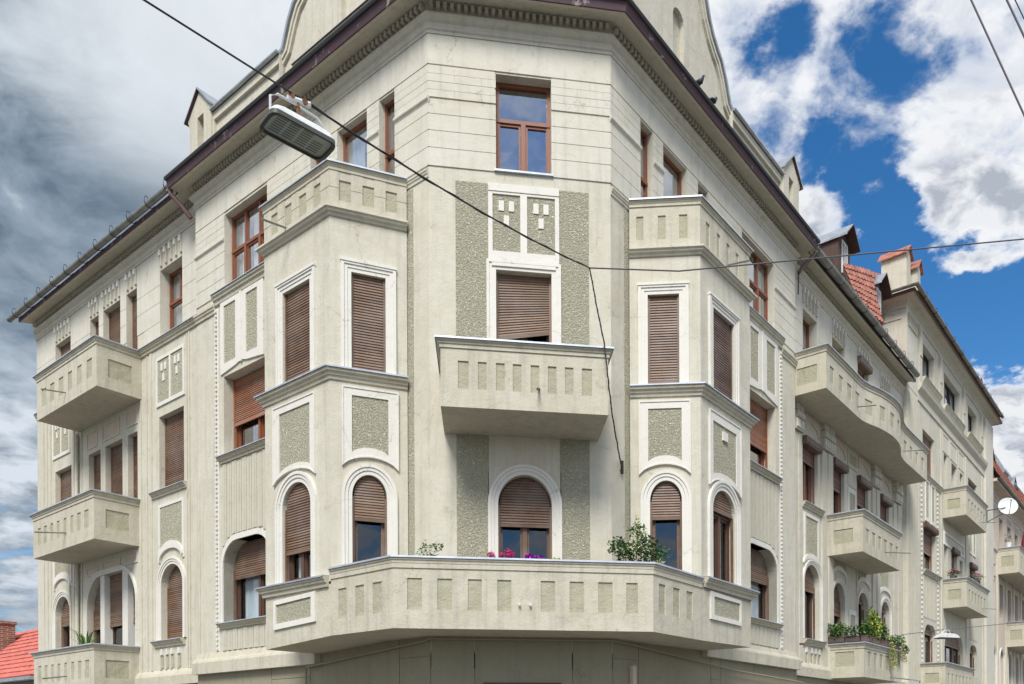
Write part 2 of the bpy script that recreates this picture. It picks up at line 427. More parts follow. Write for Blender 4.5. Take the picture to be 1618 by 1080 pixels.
def span(u0, u1, z1, kind, z, t=0.):
    cu, a = (u0+u1)/2, (u1-u0)/2-t
    if kind is None: return cu-a, cu+a
    if kind[0] == 'a':
        if z <= kind[1]: return cu-a, cu+a
        x = max(0, 1-((z-kind[1])/(z1-kind[1]))**2)**.5; return cu-a*x, cu+a*x
    r = kind[1]
    if z <= z1-r: return cu-a, cu+a
    x = r-(max(0, r*r-(z-(z1-r))**2))**.5; return cu-a+x, cu+a-x
def bow(u0, u1, z0, z1, h, t=0., seg=10):
    """panel whose foot bows up over the arch below it"""
    pts = [(u1-t, z1-t), (u0+t, z1-t)]
    cu, a = (u0+u1)/2, (u1-u0)/2
    for k in range(seg+1):
        x = -1+2*k/seg; uu = max(u0+t, min(u1-t, cu+a*x)); pts.append((uu, z0+h*(1-((uu-cu)/a)**2)**.75+t if abs((uu-cu)/a) < 1 else z0+t))
    return pts
def rect(u0, u1, z0, z1): return [(u0, z0), (u1, z0), (u1, z1), (u0, z1)]

# windows -----------------------------------------------------------
def window(par, fr, u0, u1, z0, z1, kind=None, dep=.24, wood='brown_wood', shut=0., scol='brown_shutter', cols=2, tr=None, curtain=None, label=None, fw=.055, frost=False, slat=.052, tilt=0., box=None, rail=.0, inner=True, trcols=None):
    mb = MB(); n1 = -dep; n0 = -dep-.07
    mb.plate(fr, opn(u0, u1, z0, z1, kind), [opn(u0, u1, z0, z1, kind, fw)], n0, n1, wood)
    zt = z0+(z1-z0)*tr if tr else z1-fw
    if tr: mb.box(fr, *span(u0, u1, z1, kind, zt, .01), n0, n1+.015, zt-.035, zt+.035, wood)
    for k in range(1, cols):
        u = u0+(u1-u0)*k/cols; mb.box(fr, u-.045, u+.045, n0, n1+.02, z0+.02, zt, wood)
    for k in range(1, trcols or 1):
        u = u0+(u1-u0)*k/trcols; mb.box(fr, u-.025, u+.025, n0, n1+.01, zt, z1-.02, wood)
    if inner:
        for k in range(cols):   # sash frames
            a, b = u0+(u1-u0)*k/cols+.05, u0+(u1-u0)*(k+1)/cols-.05
            zz = min(zt-.04, kind[1] if kind and kind[0] == 'a' and not tr else 1e9)
            mb.plate(fr, rect(a, b, z0+.045, zz), [rect(a+.035, b-.035, z0+.1, zz-.04)], n0+.01, n1-.012, wood)
    w = mb.build('window', par, label)
    if scol == 'brown_shutter' and random.random() < .3: scol = 'faded_shutter'
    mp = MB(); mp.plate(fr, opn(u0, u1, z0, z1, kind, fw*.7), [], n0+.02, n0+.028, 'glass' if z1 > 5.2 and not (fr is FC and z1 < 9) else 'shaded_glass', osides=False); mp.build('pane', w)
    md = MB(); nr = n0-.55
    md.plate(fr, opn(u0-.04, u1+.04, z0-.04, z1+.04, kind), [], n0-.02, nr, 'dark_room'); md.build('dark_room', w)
    if curtain:
        mc = MB()
        for (ca, cb, za, zb) in curtain:
            a, b = u0+(u1-u0)*ca, u0+(u1-u0)*cb; c, d = z0+(z1-z0)*za, z0+(z1-z0)*zb; N = max(6, int((b-a)/.03)); ph = random.random()*6
            pr = None
            for k in range(N+1):
                x = a+(b-a)*k/N; nn = n0-.09+.022*sin(k*1.5+ph)+.01*sin(k*.7)
                s0, s1 = span(u0, u1, z1, kind, d-.05, .05)
                if pr is not None and (kind is None or (x > s0 and x < s1)): mc.face([fr.P(pr[0], pr[1], c), fr.P(x, nn, c), fr.P(x, nn, d), fr.P(pr[0], pr[1], d)], 'curtain')
                pr = (x, nn)
        if mc.f: mc.build('curtain', w)
    if shut > 0:
        ms = MB(); zs = z1-(z1-z0)*shut; z = zs; nf = n1+.075; k = 0
        while z < z1-.004:
            zb = min(z+slat, z1-.002); a, b = span(u0, u1, z1, kind, (z+zb)/2, .035)
            ta = tilt*(1 if True else 0)
            if b-a > .06:
                def q(u, n, zz): return fr.P(u, n, zz + ta*(u-u0)*max(0, (z1-zz)/(z1-z0)))
                j = random.uniform(-.0015, .0015)
                ms.face([q(a, nf-.012+j, z), q(b, nf-.012+j, z), q(b, nf+.004+j, z+slat*.25), q(a, nf+.004+j, z+slat*.25)], scol)
                ms.face([q(a, nf+.004+j, z+slat*.25), q(b, nf+.004+j, z+slat*.25), q(b, nf-.002+j, zb-.008), q(a, nf-.002+j, zb-.008)], scol)
                ms.face([q(a, nf-.002+j, zb-.008), q(b, nf-.002+j, zb-.008), q(b, nf-.016+j, zb), q(a, nf-.016+j, zb)], scol)
            z += slat; k += 1
        a, b = u0+.03, u1-.03
        if shut < .97 and not tilt: ms.box(fr, a, b, nf-.02, nf+.012, zs-.055, zs+.004, scol)
        if tilt: ms.face([fr.P(a, nf+.01, zs-.06), fr.P(b, nf+.01, zs-.06+tilt*(b-a)*shut), fr.P(b, nf+.01, zs+.02+tilt*(b-a)*shut), fr.P(a, nf+.01, zs+.02)], scol)
        for a, b in ((u0, u0+.04), (u1-.04, u1)):
            ms.box(fr, a, b, nf-.03, nf+.02, z0, (kind[1] if kind and kind[0] == 'a' else z1-(kind[1] if kind else 0)), scol)
        ms.build('shutter', w)
    if box:   # roller shutter box fixed in front of the head
        mx = MB(); mx.box(fr, u0-.02, u1+.06, -.12, .13, z1-.02, z1+.21, box); mx.box(fr, u0-.01, u1+.05, .13, .15, z1+.02, z1+.17, box); mx.build('shutter_box', w)
    return w
def ring(mb, fr, o, i, n0, n1, mt='trim'): mb.plate(fr, o, [i], n0, n1, mt)
def archtrim(par, fr, u0, u1, z0, z1, kind, w=.17, name='window_surround', top=None, side=None):
    """three-step moulded surround"""
    mb = MB()
    def oo(t, ww):
        if kind is None: return [(u0-t, z0), (u1+t, z0), (u1+t, z1+t), (u0-t, z1+t)]
        if kind[0] == 'a': return opn(u0-t, u1+t, z0, z1+t, kind, seg=20)
        return opn(u0-t, u1+t, z0, z1+t, ('c', kind[1]+t), seg=20)
    ring3 = [(.0, w*.40, .022), (w*.40, w*.72, .040), (w*.72, w, .058)]
    for a, b, n in ring3: 
        A, B = oo(b, 0), oo(a, 0); m = len(A)
        if len(B) != m: continue
        # open-footed band: front faces + outer/inner edges
        for k in range(1, m):
            k2 = (k+1) % m
            if kind is None and k == m: continue
            A0, A1, B0, B1 = A[k], A[k2], B[k], B[k2]
            mb.face([fr.P(A0[0], n, A0[1]), fr.P(A1[0], n, A1[1]), fr.P(B1[0], n, B1[1]), fr.P(B0[0], n, B0[1])], 'trim')
            mb.face([fr.P(A0[0], n, A0[1]), fr.P(A1[0], n, A1[1]), fr.P(A1[0], 0, A1[1]), fr.P(A0[0], 0, A0[1])], 'trim')
            mb.face([fr.P(B0[0], n, B0[1]), fr.P(B1[0], n, B1[1]), fr.P(B1[0], 0, B1[1]), fr.P(B0[0], 0, B0[1])], 'trim')
    return mb.build(name, par)
def courses(mb, fr, u0, u1, rows, holes, mt='plaster_top', n=.02, brick=()):
    """plaster ashlar: raised courses with open joints, cut round the window openings"""
    for ri, (za, zb) in enumerate(rows):
        cuts = sorted([(a, b) for (a, b, c, d) in holes if c < zb-.01 and d > za+.01])
        x = u0; iv = []
        for a, b in cuts:
            if a > x: iv.append((x, a))
            x = max(x, b)
        if x < u1: iv.append((x, u1))
        for a, b in iv:
            if ri in brick:
                L = .5; k = a-(.25 if ri % 2 else 0)
                while k < b:
                    p, q = max(a, k), min(b, k+L-.0035)
                    if q-p > .02: mb.box(fr, p, q, 0, n-.001*(ri % 3), za, zb, mt)
                    k += L
            else: mb.box(fr, a, b, 0, n, za, zb, mt)
def cap(mb, path, zt, h=.18, out=.07, flip=False, mt='plaster_balcony', zn=True, inn=.13):
    """coping: stepped moulding with a zinc sheet on top"""
    mb.sweep(path, [(-inn, zt-.012), (-inn, zt-h), (0.002, zt-h), (.02, zt-h), (.02, zt-h*.62), (out*.55, zt-h*.58), (out*.62, zt-h*.40), (out, zt-h*.30), (out, zt-.012), (-inn, zt-.012)], mt, flip)
    if zn: mb.sweep(path, [(-inn-.01, zt), (-inn-.01, zt-.010), (out+.012, zt-.010), (out+.018, zt-.030), (out+.024, zt-.028), (out+.02, zt+.004), (-inn-.01, zt+.002)], 'zinc_light', flip)
SILLP = lambda zb, zt, o: [(0, zb), (o*.35, zb), (o*.42, zb+(zt-zb)*.3), (o*.7, zb+(zt-zb)*.42), (o*.75, zb+(zt-zb)*.6), (o, zb+(zt-zb)*.7), (o, zt-.012), (0, zt+.01)]
def sill(mb, fr, u0, u1, zb, zt, out=.12, n0=0, mt='plaster_balcony'):
    A, B = fr.P(u0, n0, 0), fr.P(u1, n0, 0)
    mb.sweep([(A.x, A.y), (B.x, B.y)], SILLP(zb, zt, out), mt, fr.side < 0)
    mb.sweep([(A.x, A.y), (B.x, B.y)], [(-.2, zt+.012), (out+.02, zt-.004), (out+.025, zt-.025), (out+.015, zt-.025), (out+.01, zt-.012), (-.2, zt)], 'zinc_light', fr.side < 0)
def ribbon(mb, path, zb, zt, fields, flip, mt='plaster_balcony', fm='field', ins=.022, thick=.13, inner=True):
    """parapet following a plan path, with sunk fields [(seg or None, a0, a1, z0, z1)]"""
    P = [Vector(p) for p in path]; sg = -1 if flip else 1; S = [0]
    for a, b in zip(P, P[1:]): S.append(S[-1]+(b-a).length)
    fl = [((S[f[0]] if f[0] is not None else 0)+f[1], (S[f[0]] if f[0] is not None else 0)+f[2], f[3], f[4]) for f in fields]
    N = []
    for k in range(len(P)-1):
        d = (P[k+1]-P[k]).normalized(); N.append(Vector((d.y, -d.x))*sg)
    def at(s, seg): return P[seg]+(P[seg+1]-P[seg]).normalized()*(s-S[seg])
    br = sorted(set([round(x, 4) for x in S] + [round(x, 4) for f in fl for x in f[:2]]))
    zs = sorted(set([zb, zt]+[z for f in fl for z in f[2:]]))
    for a, b in zip(br, br[1:]):
        mid = (a+b)/2; seg = max(k for k in range(len(P)-1) if S[k] <= mid+1e-6)
        A, B = at(a, seg), at(b, seg); n = N[seg]
        for z0, z1 in zip(zs, zs[1:]):
            zm = (z0+z1)/2; inf = any(f[0] < mid < f[1] and f[2] < zm < f[3] for f in fl)
            o = -n*ins if inf else n*0
            q = lambda p, z, oo: (p.x+oo.x, p.y+oo.y, z+GZ)
            mb.face([q(A, z0, o), q(B, z0, o), q(B, z1, o), q(A, z1, o)], fm if inf else mt)
            if inf:
                Z = n*0
                f = [f for f in fl if f[0] < mid < f[1] and f[2] < zm < f[3]][0]
                if abs(a-f[0]) < 1e-3: mb.face([q(A, z0, o), q(A, z0, Z), q(A, z1, Z), q(A, z1, o)], mt)
                if abs(b-f[1]) < 1e-3: mb.face([q(B, z0, o), q(B, z0, Z), q(B, z1, Z), q(B, z1, o)], mt)
                if abs(z0-f[2]) < 1e-3: mb.face([q(A, z0, o), q(A, z0, Z), q(B, z0, Z), q(B, z0, o)], mt)
                if abs(z1-f[3]) < 1e-3: mb.face([q(A, z1, o), q(A, z1, Z), q(B, z1, Z), q(B, z1, o)], mt)
    if inner: mb.sweep(path, [(-thick, zb+.02), (-thick, zt)], mt, flip, caps=False)
def fpath(fr, pts): return [tuple(fr.P(u, n, 0).xy) for u, n in pts]
def spout(par, fr, u, n, z, L=.55, w=.02):
    mb = MB(); mb.tube([fr.P(u, n-.02, z), fr.P(u, n+L, z-.10*L/.6)], w, 'gutter_metal', 8); return mb.build('drain_spout', par)
def balcony(par, fr, u0, u1, dep, z0, zc, zt, fields, endf=None, label=None, spouts=(), slab=.16, path=None, out=.07, capped=True):
    pts = path or [(u0, 0), (u0, dep), (u1, dep), (u1, 0)]
    P = fpath(fr, pts); mb = MB(); flip = fr.side < 0
    fl = [(1, a-u0, b-u0, c, d) for a, b, c, d in fields] if not path else fields
    if endf and not path: fl += [(0, endf[0], endf[1], endf[2], endf[3]), (2, dep-endf[1], dep-endf[0], endf[2], endf[3])]
    ribbon(mb, P, z0, zc, fl, flip)
    for z in (z0, z0+slab): mb.face([(p[0], p[1], z+GZ) for p in P], 'plaster_balcony')
    b = mb.build('balcony', par, label)
    mc = MB(); cap(mc, P, zt, zt-zc, out, flip); mc.build('coping', b)
    for (u, z, L) in spouts: spout(b, fr, u, dep, z, L)
    return b
def even(u0, u1, w, n, z0, z1):
    g = (u1-u0-w*n)/(n-1); return [(u0+k*(w+g), u0+k*(w+g)+w, z0, z1) for k in range(n)]

# ================================================================== SETTING
def ground():
    mb = MB(); S = 900
    mb.face([(-S, -S, 0), (S, -S, 0), (S, S, 0), (-S, S, 0)], 'asphalt'); o = mb.build('street'); o['kind'] = 'structure'
    mb = MB(); kerb = 2.6
    pts = [tuple(FW[-1].P(45, kerb, 0).xy), tuple(FW[-1].P(-.5, kerb, 0).xy), tuple(FW[1].P(-.5, kerb, 0).xy), tuple(FW[1].P(60, kerb, 0).xy), tuple(FW[1].P(60, -3, 0).xy), (0, 4), tuple(FW[-1].P(45, -3, 0).xy)]
    mb.poly(pts, -1.596, -1.47, 'paving'); o = mb.build('pavement'); o['kind'] = 'structure'
ground()

# ================================================================== MAIN BUILDING
B = thing('corner_apartment_building', (0, 0, 0), 'pale beige corner apartment house with polygonal bays, curved gables and brown roller shutters', 'building')
TOPROWS = [(10.60, 10.93), (10.943, 11.25), (11.263, 11.56), (11.573, 11.765), (11.885, 12.02), (12.027, 12.17), (12.177, 12.32), (12.327, 12.475), (12.50, 13.05)]
BR = (4, 5, 6, 7)
def UL(s): return (lambda u: u) if s < 0 else (lambda u: u+.06+.016*u)
def ZL(s): return (lambda z: z) if s < 0 else (lambda z: z+.022*(12.4-z) if z < 12.4 else z)
STEP = {-1: 8.6, 1: 8.8}
END = {-1: 19.57, 1: 19.76}
def teeth(mb, fr, u0, u1, z0=12.56, z1=13.0, n=5):
    w = .075
    for k in range(n):
        u = u0+w/2+.02+(u1-u0-w-.04)*k/(n-1)
        mb.box(fr, u-w/2, u+w/2, .012, .026, z0, z1-.14, 'field')
        mb.box(fr, u-w/2-.035, u-w/2, .0, .055, z0, z1-.10, 'plaster_top')
        mb.box(fr, u-w/2-.02, u+w/2+.005, .0, .075, z1-.16, z1, 'trim')
def tiles(mb, fr, cu, z, w=.11, h=.2, n=.03, up=True):
    for du, dz in ((-w*.95, 0), (w*.95, 0), (0, -h*1.45)): mb.box(fr, cu+du-w/2, cu+du+w/2, 0, n, z-h+dz, z+dz, 'trim')

# ---- centre face
def centre():
    fr = FC; mb = MB()
    tw = (-.47, .58, 10.62, 12.46); mw = (-.48, .57, 5.75, 8.74); aw = (-.46, .56, 1.95, 4.88)
    mb.plate(fr, rect(-1.72, 1.72, 1.2, 13.1), [opn(*tw), opn(*mw), opn(aw[0], aw[1], aw[2], aw[3], ('a', 4.32))], -.26, 0, 'plaster')
    courses(mb, fr, -1.735, 1.735, TOPROWS, [(-.47, .58, 10, 12.46)], brick=BR)
    mb.box(fr, -.476, -.47, 0, .006, 12.46, 13.05, 'field'); mb.box(fr, .58, .586, 0, .006, 12.46, 13.05, 'field')
    mb.build('wall', B)
    r = MB()
    for a, b in ((-1.23, -.63), (.725, 1.29)): r.plate(fr, rect(a, b, 2.0, 10.36), [], 0, .010, 'roughcast')
    r.build('roughcast_strip', B)
    t = MB()   # white field above the middle window
    t.plate(fr, rect(-.62, .72, 8.98, 10.37), [rect(-.54, -.02, 9.09, 10.17), rect(.11, .64, 9.09, 10.17)], 0, .035, 'trim')
    t.box(fr, -.63, .73, .035, .045, 10.215, 10.225, 'field'); t.box(fr, -.62, .72, 0, .042, 8.925, 8.979, 'trim')
    for a, b in ((-.54, -.02), (.11, .64)): t.plate(fr, rect(a+.001, b-.001, 9.091, 10.169), [], 0, .012, 'roughcast'); tiles(t, fr, (a+b)/2, 10.05, .1, .19)
    t.build('ornament_panel', B)
    # middle window surround
    t = MB()
    for o, n in ((.145, .03), (.115, .045), (.05, .025)): pass
    t.plate(fr, [(-.62, 5.8), (-.62, 8.90), (.71, 8.90), (.71, 5.8), (.57, 5.8), (.57, 8.74), (-.48, 8.74), (-.48, 5.8)], [], 0, .03, 'trim')
    t.plate(fr, [(-.66, 5.8), (-.66, 8.92), (.75, 8.92), (.75, 5.8), (.70, 5.8), (.70, 8.87), (-.61, 8.87), (-.61, 5.8)], [], 0, .05, 'trim')
    t.box(fr, -.56, .65, .03, .055, 8.80, 8.86, 'trim')
    t.build('window_surround', B)
    window(B, fr, *tw, dep=.2, wood='red_wood', cols=2, tr=.60, curtain=None, fw=.07)
    window(B, fr, *mw, dep=.2, wood='brown_wood', shut=.405, tilt=.42, scol='brown_shutter', cols=2, label='window with a crooked half-lowered brown shutter')
    window(B, fr, *aw, kind=('a', 4.32), dep=.2, wood='brown_shutter', shut=.31, cols=2)
    archtrim(B, fr, -.46, .56, 2.0, 4.88, ('a', 4.32), .19)
    t = MB(); t.plate(fr, [(-.64, 4.34), (-.64, 4.93), (-.35, 5.19), (.05, 5.26), (.45, 5.19), (.74, 4.95), (.74, 4.34)]+[(.05+.68*cos(pi*k/12), 4.34+.72*sin(pi*k/12)) for k in range(1, 12)], [], 0, .010, 'plaster'); t.build('hood_panel', B)
    s = MB(); s.box(fr, -.50, .61, 0, .05, 10.60, 10.635, 'zinc_light'); s.build('sill_flashing', B)
centre()

# ---- continuous mouldings, cornice, dentils, attic plinth
def cornice():
    W = lambda s, u, off=0: tuple(FW[s].P(u, off, 0).xy)
    S_ = lambda s, u: tuple(FS[s].P(u, 0, 0).xy)
    path = [S_(-1, END[-1]), S_(-1, STEP[-1]), W(-1, STEP[-1]), W(-1, 0), W(1, 0), W(1, STEP[1]), S_(1, STEP[1]), S_(1, END[1])]
    c = MB()
    c.sweep(path, [(0, 13.05), (.035, 13.06), (.035, 13.11), (.06, 13.13), (.06, 13.17), (.035, 13.19), (.045, 13.25), (.09, 13.29), (.12, 13.33), (.12, 13.385), (.075, 13.41), (.05, 13.44), (.03, 13.465), (.03, 13.60), (.13, 13.62), (.20, 13.61), (.29, 13.59), (.37, 13.55), (.43, 13.50), (.50, 13.50), (.50, 13.52), (.2, 13.60), (0, 13.62)], 'plaster', caps=True)
    c.build('cornice', B)
    d = MB()
    segs = [(FS[-1], STEP[-1]+.12, END[-1]), (FW[-1], .02, STEP[-1]), (FC, -1.72, 1.72), (FW[1], .02, STEP[1]), (FS[1], STEP[1]+.12, END[1])]
    for fr, a, b in segs:
        n = int((b-a)/.125)
        d.box(fr, a+.001, b-.001, .0, .034, 13.49, 13.575, 'plaster')
        for k in range(n): u = a+(b-a)*(k+.5)/n; d.box(fr, u-.032, u+.032, .03, .135, 13.485, 13.58, 'plaster_top')
    d.build('dentil_course', B)
    g = MB()   # purple-brown sheet metal edge of the projecting part
    p2 = [S_(-1, STEP[-1]+.55)] + path[2:6] + [S_(1, STEP[1]+.55)]
    p2 = [W(-1, STEP[-1]+.35), W(-1, 0), W(1, 0), W(1, STEP[1]+.35)]
    g.sweep(p2, [(.50, 13.485), (.525, 13.49), (.56, 13.62), (.575, 13.655), (.585, 13.66), (.1, 13.80), (.1, 13.70), (.5, 13.60)], 'purple_sheet')
    g.sweep(p2, [(.57, 13.64), (.61, 13.645), (.625, 13.685), (.625, 13.71), (.1, 13.82), (.1, 13.80)], 'dark_metal')
    g.build('eaves_flashing', B)
    a = MB()
    pp = [W(-1, 4.40, -.02), W(-1, 0, -.02), W(1, 0, -.02), W(1, 4.58, -.02)]
    a.sweep(pp, [(-.5, 13.6), (0, 13.6), (0, 14.60), (.03, 14.60), (.03, 14.63), (-.5, 14.68)], 'plaster'); a.build('attic_plinth', B)
    a.sweep([W(-1, STEP[-1]+.1, -.05), W(-1, 4.3, -.05)], [(-.3, 13.6), (0, 13.6), (0, 14.0), (-.3, 14.0)], 'plaster') if False else None
    a = MB(); a.sweep(pp, [(-.3, 14.70), (.05, 14.645), (.055, 14.62), (.04, 14.62), (.03, 14.635), (-.3, 14.68)], 'dark_metal'); a.build('attic_flashing', B)
    for s in (-1, 1):   # hanging gutters along the set-back parts
        m = MB(); fr = FS[s]; u0, u1 = STEP[s]+.38, END[s]+(.45 if s < 0 else -.25)
        A, Bp = fr.P(u0, 0, 0).xy, fr.P(END[s]+(.0 if s < 0 else -.0), 0, 0).xy
        m.sweep([tuple(A), tuple(Bp)], [(.50, 13.49), (.52, 13.49), (.52, 13.62), (.50, 13.63)], 'dark_metal' if s > 0 else 'purple_sheet', s < 0)
        m.build('fascia_board', B)
        m = MB(); A, Bp = fr.P(u0-.35, 0, 0).xy, fr.P(u1, 0, 0).xy
        R_ = .085 if s < 0 else .11; prof = [(.64+R_*cos(t), 13.66-R_*sin(t)) for t in [pi*k/10 for k in range(11)]]
        prof = prof + [(.64-(R_-.01)*cos(pi*k/10), 13.66-(R_-.01)*sin(pi*k/10)) for k in range(0, 11)]
        m.sweep([tuple(A), tuple(Bp)], prof, 'gutter_metal', s < 0)
        m.build('gutter', B)
        h = MB()
        k = u0+.2
        while k < u1:
            h.tube([fr.P(k, .50, 13.66), fr.P(k, .55, 13.58), fr.P(k, .64, 13.54), fr.P(k, .73, 13.58), fr.P(k, .76, 13.68), fr.P(k, .74, 13.80), fr.P(k, .69, 13.82), fr.P(k, .67, 13.77)], .011, 'dark_metal', 5); k += 1.02
        h.build('gutter_hook', B)
        for side_u in [STEP[s]+.12]:
            w = FW[s]; m = MB(); z = 13.62
            m.tube([w.P(side_u+.28, .45, z), w.P(side_u+.26, .44, z-.22), w.P(side_u+.1, .2, z-.52), w.P(side_u+.02, .06, z-.72)], [.075, .055, .055, .055], 'pipe_brown', 10)
            if s > 0: m.tube([w.P(side_u+.02, .06, z-.72), w.P(side_u+.02, .05, 12.3)], .02, 'dark_metal', 6)
            m.build('downpipe', B)
cornice()

# ---- gables
def gables():
    for s in (-1, 1):
        fr0 = FW[s].off(-.02 if s < 0 else .0); fr = fr0.off(-.14); U = (lambda u: u+.2) if s < 0 else (lambda u: u+.38)
        m = MB()
        half = [(4.95, 15.20), (4.72, 15.33), (4.50, 15.60), (4.30, 15.90), (4.12, 16.02), (3.90, 16.22), (3.72, 16.48), (3.58, 16.80), (3.42, 17.25), (3.2, 17.7), (2.9, 18.05), (2.45, 18.2)]
        half = [(u, z+.2*(z > 15.5)) for u, z in half]
        cx_ = 2.45; full = [(4.95, 13.7)]+half+[(2*cx_-u, z) for u, z in half[::-1][1:]]+[(2*cx_-4.95, 13.7)]
        o = [(U(u), z) for u, z in full]
        m.plate(fr, o, [opn(U(2.19), U(2.66), 14.80, 16.04, ('a', 15.8))], -.45, 0, 'plaster', back=True)
        m.plate(fr.off(-.12), opn(U(2.15), U(2.7), 14.7, 16.1, ('a', 15.8)), [], -.01, 0, 'plaster', osides=False)
        g = m.build('gable', B)
        # moulded band along the curve and metal coping
        for nm, io, oo, n, mt in (('gable_moulding', .30, .10, .06, 'plaster'), ('gable_moulding', .22, .15, .09, 'plaster'), ('gable_coping', .03, -.045, .10, 'zinc')):
            b = MB(); L = [Vector((u, z)) for u, z in half]; q = []
            L = L+[Vector((2*cx_-p.x, p.y)) for p in L[::-1][1:]]
            for k in range(len(L)):
                d = (L[min(k+1, len(L)-1)]-L[max(k-1, 0)]).normalized(); nn = Vector((-d.y, d.x)); 
                if nn.y > 0 and False: nn = -nn
                inn = Vector((d.y, -d.x)) if Vector((d.y, -d.x)).dot(Vector((cx_, 15.2))-L[k]) > 0 else Vector((-d.y, d.x)); q.append((L[k]+inn*oo, L[k]+inn*io))
            for (a, c), (a2, c2) in zip(q, q[1:]):
                n0 = -.45 if mt == 'zinc' else 0
                P = lambda v, nn_: fr.P(U(v.x), nn_, v.y)
                b.face([P(a, n), P(a2, n), P(c2, n), P(c, n)], mt); b.face([P(c, n), P(c2, n), P(c2, n0), P(c, n0)], mt); b.face([P(a, n), P(a2, n), P(a2, n0), P(a, n0)], mt)
            b.build(nm, g)
        # parapet between gable and corner turret
        fr = fr0; U = (lambda u: u) if s < 0 else (lambda u: u+.17)
        m = MB(); u0, u1 = U(4.93), U(7.82); zt = 15.20 if s < 0 else 15.16
        m.plate(fr, rect(u0, u1, 13.65, zt), [rect(u0+.02, u1-.06, 14.35, zt-.22)], -.3, 0, 'plaster', back=True)
        m.box(fr, u0, u1, -.3, -.07, 14.3, zt-.2, 'plaster')
        p = m.build('parapet', B)
        m = MB(); A, Bp = fr.P(u0, 0, 0).xy, fr.P(u1, 0, 0).xy
        m.sweep([tuple(A), tuple(Bp)], [(-.35, zt), (-.35, zt+.05), (.09, zt+.02), (.09, zt-.015), (.03, zt-.03)], 'zinc', s < 0); m.build('parapet_coping', p)
        # turret
        m = MB(); a, b, c = U(7.82), U(8.32), U(8.84); e = .14
        m.plate(fr, [(a, 13.65), (c, 13.65), (c, 15.20), (c+.10, 15.42), (b+.05, 15.92), (a-.02, 15.36)], [rect(U(8.16), U(8.46), 14.35, 15.30)], -.62, .05, 'plaster', back=True)
        m.box(fr, U(8.1), U(8.5), -.5, -.12, 14.3, 15.34, 'plaster')
        t = m.build('gable_turret', B)
        m = MB(); pts = [(c+.16, 15.40), (b+.05, 16.0), (a-.06, 15.38)]
        for (x0, z0), (x1, z1) in zip(pts, pts[1:]):
            for n0, n1 in ((-.68, .12),):
                A = [fr.P(x0, n0, z0), fr.P(x1, n0, z1), fr.P(x1, n1, z1), fr.P(x0, n1, z0)]; Bq = [p - Vector((0, 0, .05)) for p in A]
                m.face(A, 'zinc'); m.face(Bq, 'purple_sheet')
                for k in range(4): m.face([A[k], A[(k+1) % 4], Bq[(k+1) % 4], Bq[k]], 'zinc')
        m.build('turret_roof', t)
gables()

# ---- roof
def roofplane(mb, fr, u0, u1, n0, z0, n1, z1, mt='tile', tw=.23, th=.33, uc=None):
    """rows of overlapping tiles on a slope from (n0,z0) up to (n1,z1)"""
    L = sqrt((n1-n0)**2+(z1-z0)**2); rows = int(L/th); du = (n1-n0)/rows; dz = (z1-z0)/rows
    nx, nz = (z1-z0)/L, -(n1-n0)/L
    for r in range(rows):
        for c in range(int((u1-u0)/tw)):
            u = u0+c*tw; a = .035; A = []
            na, za = n0+du*r, z0+dz*r; nb, zb = na+du*1.08, za+dz*1.08
            lift = .045+random.uniform(-.006, .006); prof = [(0, 0), (.3, .03), (.55, .012), (.85, .03), (1, .0)]
            for (p0, h0), (p1, h1) in zip(prof, prof[1:]):
                lo = [fr.P(u+tw*p, na+nx*(lift+h), za+nz*(lift+h)) for p, h in ((p0, h0), (p1, h1))]; hi = [fr.P(u+tw*p, nb+nx*h, zb+nz*h) for p, h in ((p1, h1), (p0, h0))]
                mb.face(lo+hi, mt)
                mb.face([fr.P(u+tw*p0, na, za), fr.P(u+tw*p1, na, za)]+lo[::-1], mt)
def tilesurf(mb, Q, nu, nr, mt='tile'):
    """pantiles laid over a quad: Q = lower left, lower right, upper right, upper left"""
    A, B_, C_, D_ = [Vector(q) for q in Q]; nrm = (B_-A).cross(D_-A).normalized()
    if nrm.z < 0: nrm = -nrm
    P = lambda x, y: A.lerp(B_, x).lerp(D_.lerp(C_, x), y)
    mb.face([P(0, 0), P(1, 0), P(1, 1), P(0, 1)], mt)
    for r_ in range(nr):
        for c in range(nu):
            y0, y1 = r_/nr, min(1, (r_+1.1)/nr); lift = .055+random.uniform(-.012, .012); prof = [(0, .0), (.2, .045), (.45, .055), (.7, .02), (1, .0)]
            for (p0, h0), (p1, h1) in zip(prof, prof[1:]):
                x0, x1 = (c+p0)/nu, (c+p1)/nu; lo = [P(x0, y0)+nrm*(lift+h0), P(x1, y0)+nrm*(lift+h1)]; hi = [P(x1, y1)+nrm*(h1+.012), P(x0, y1)+nrm*(h0+.012)]
                mb.face(lo+hi, mt); mb.face([P(x0, y0), P(x1, y0)]+lo[::-1], mt)
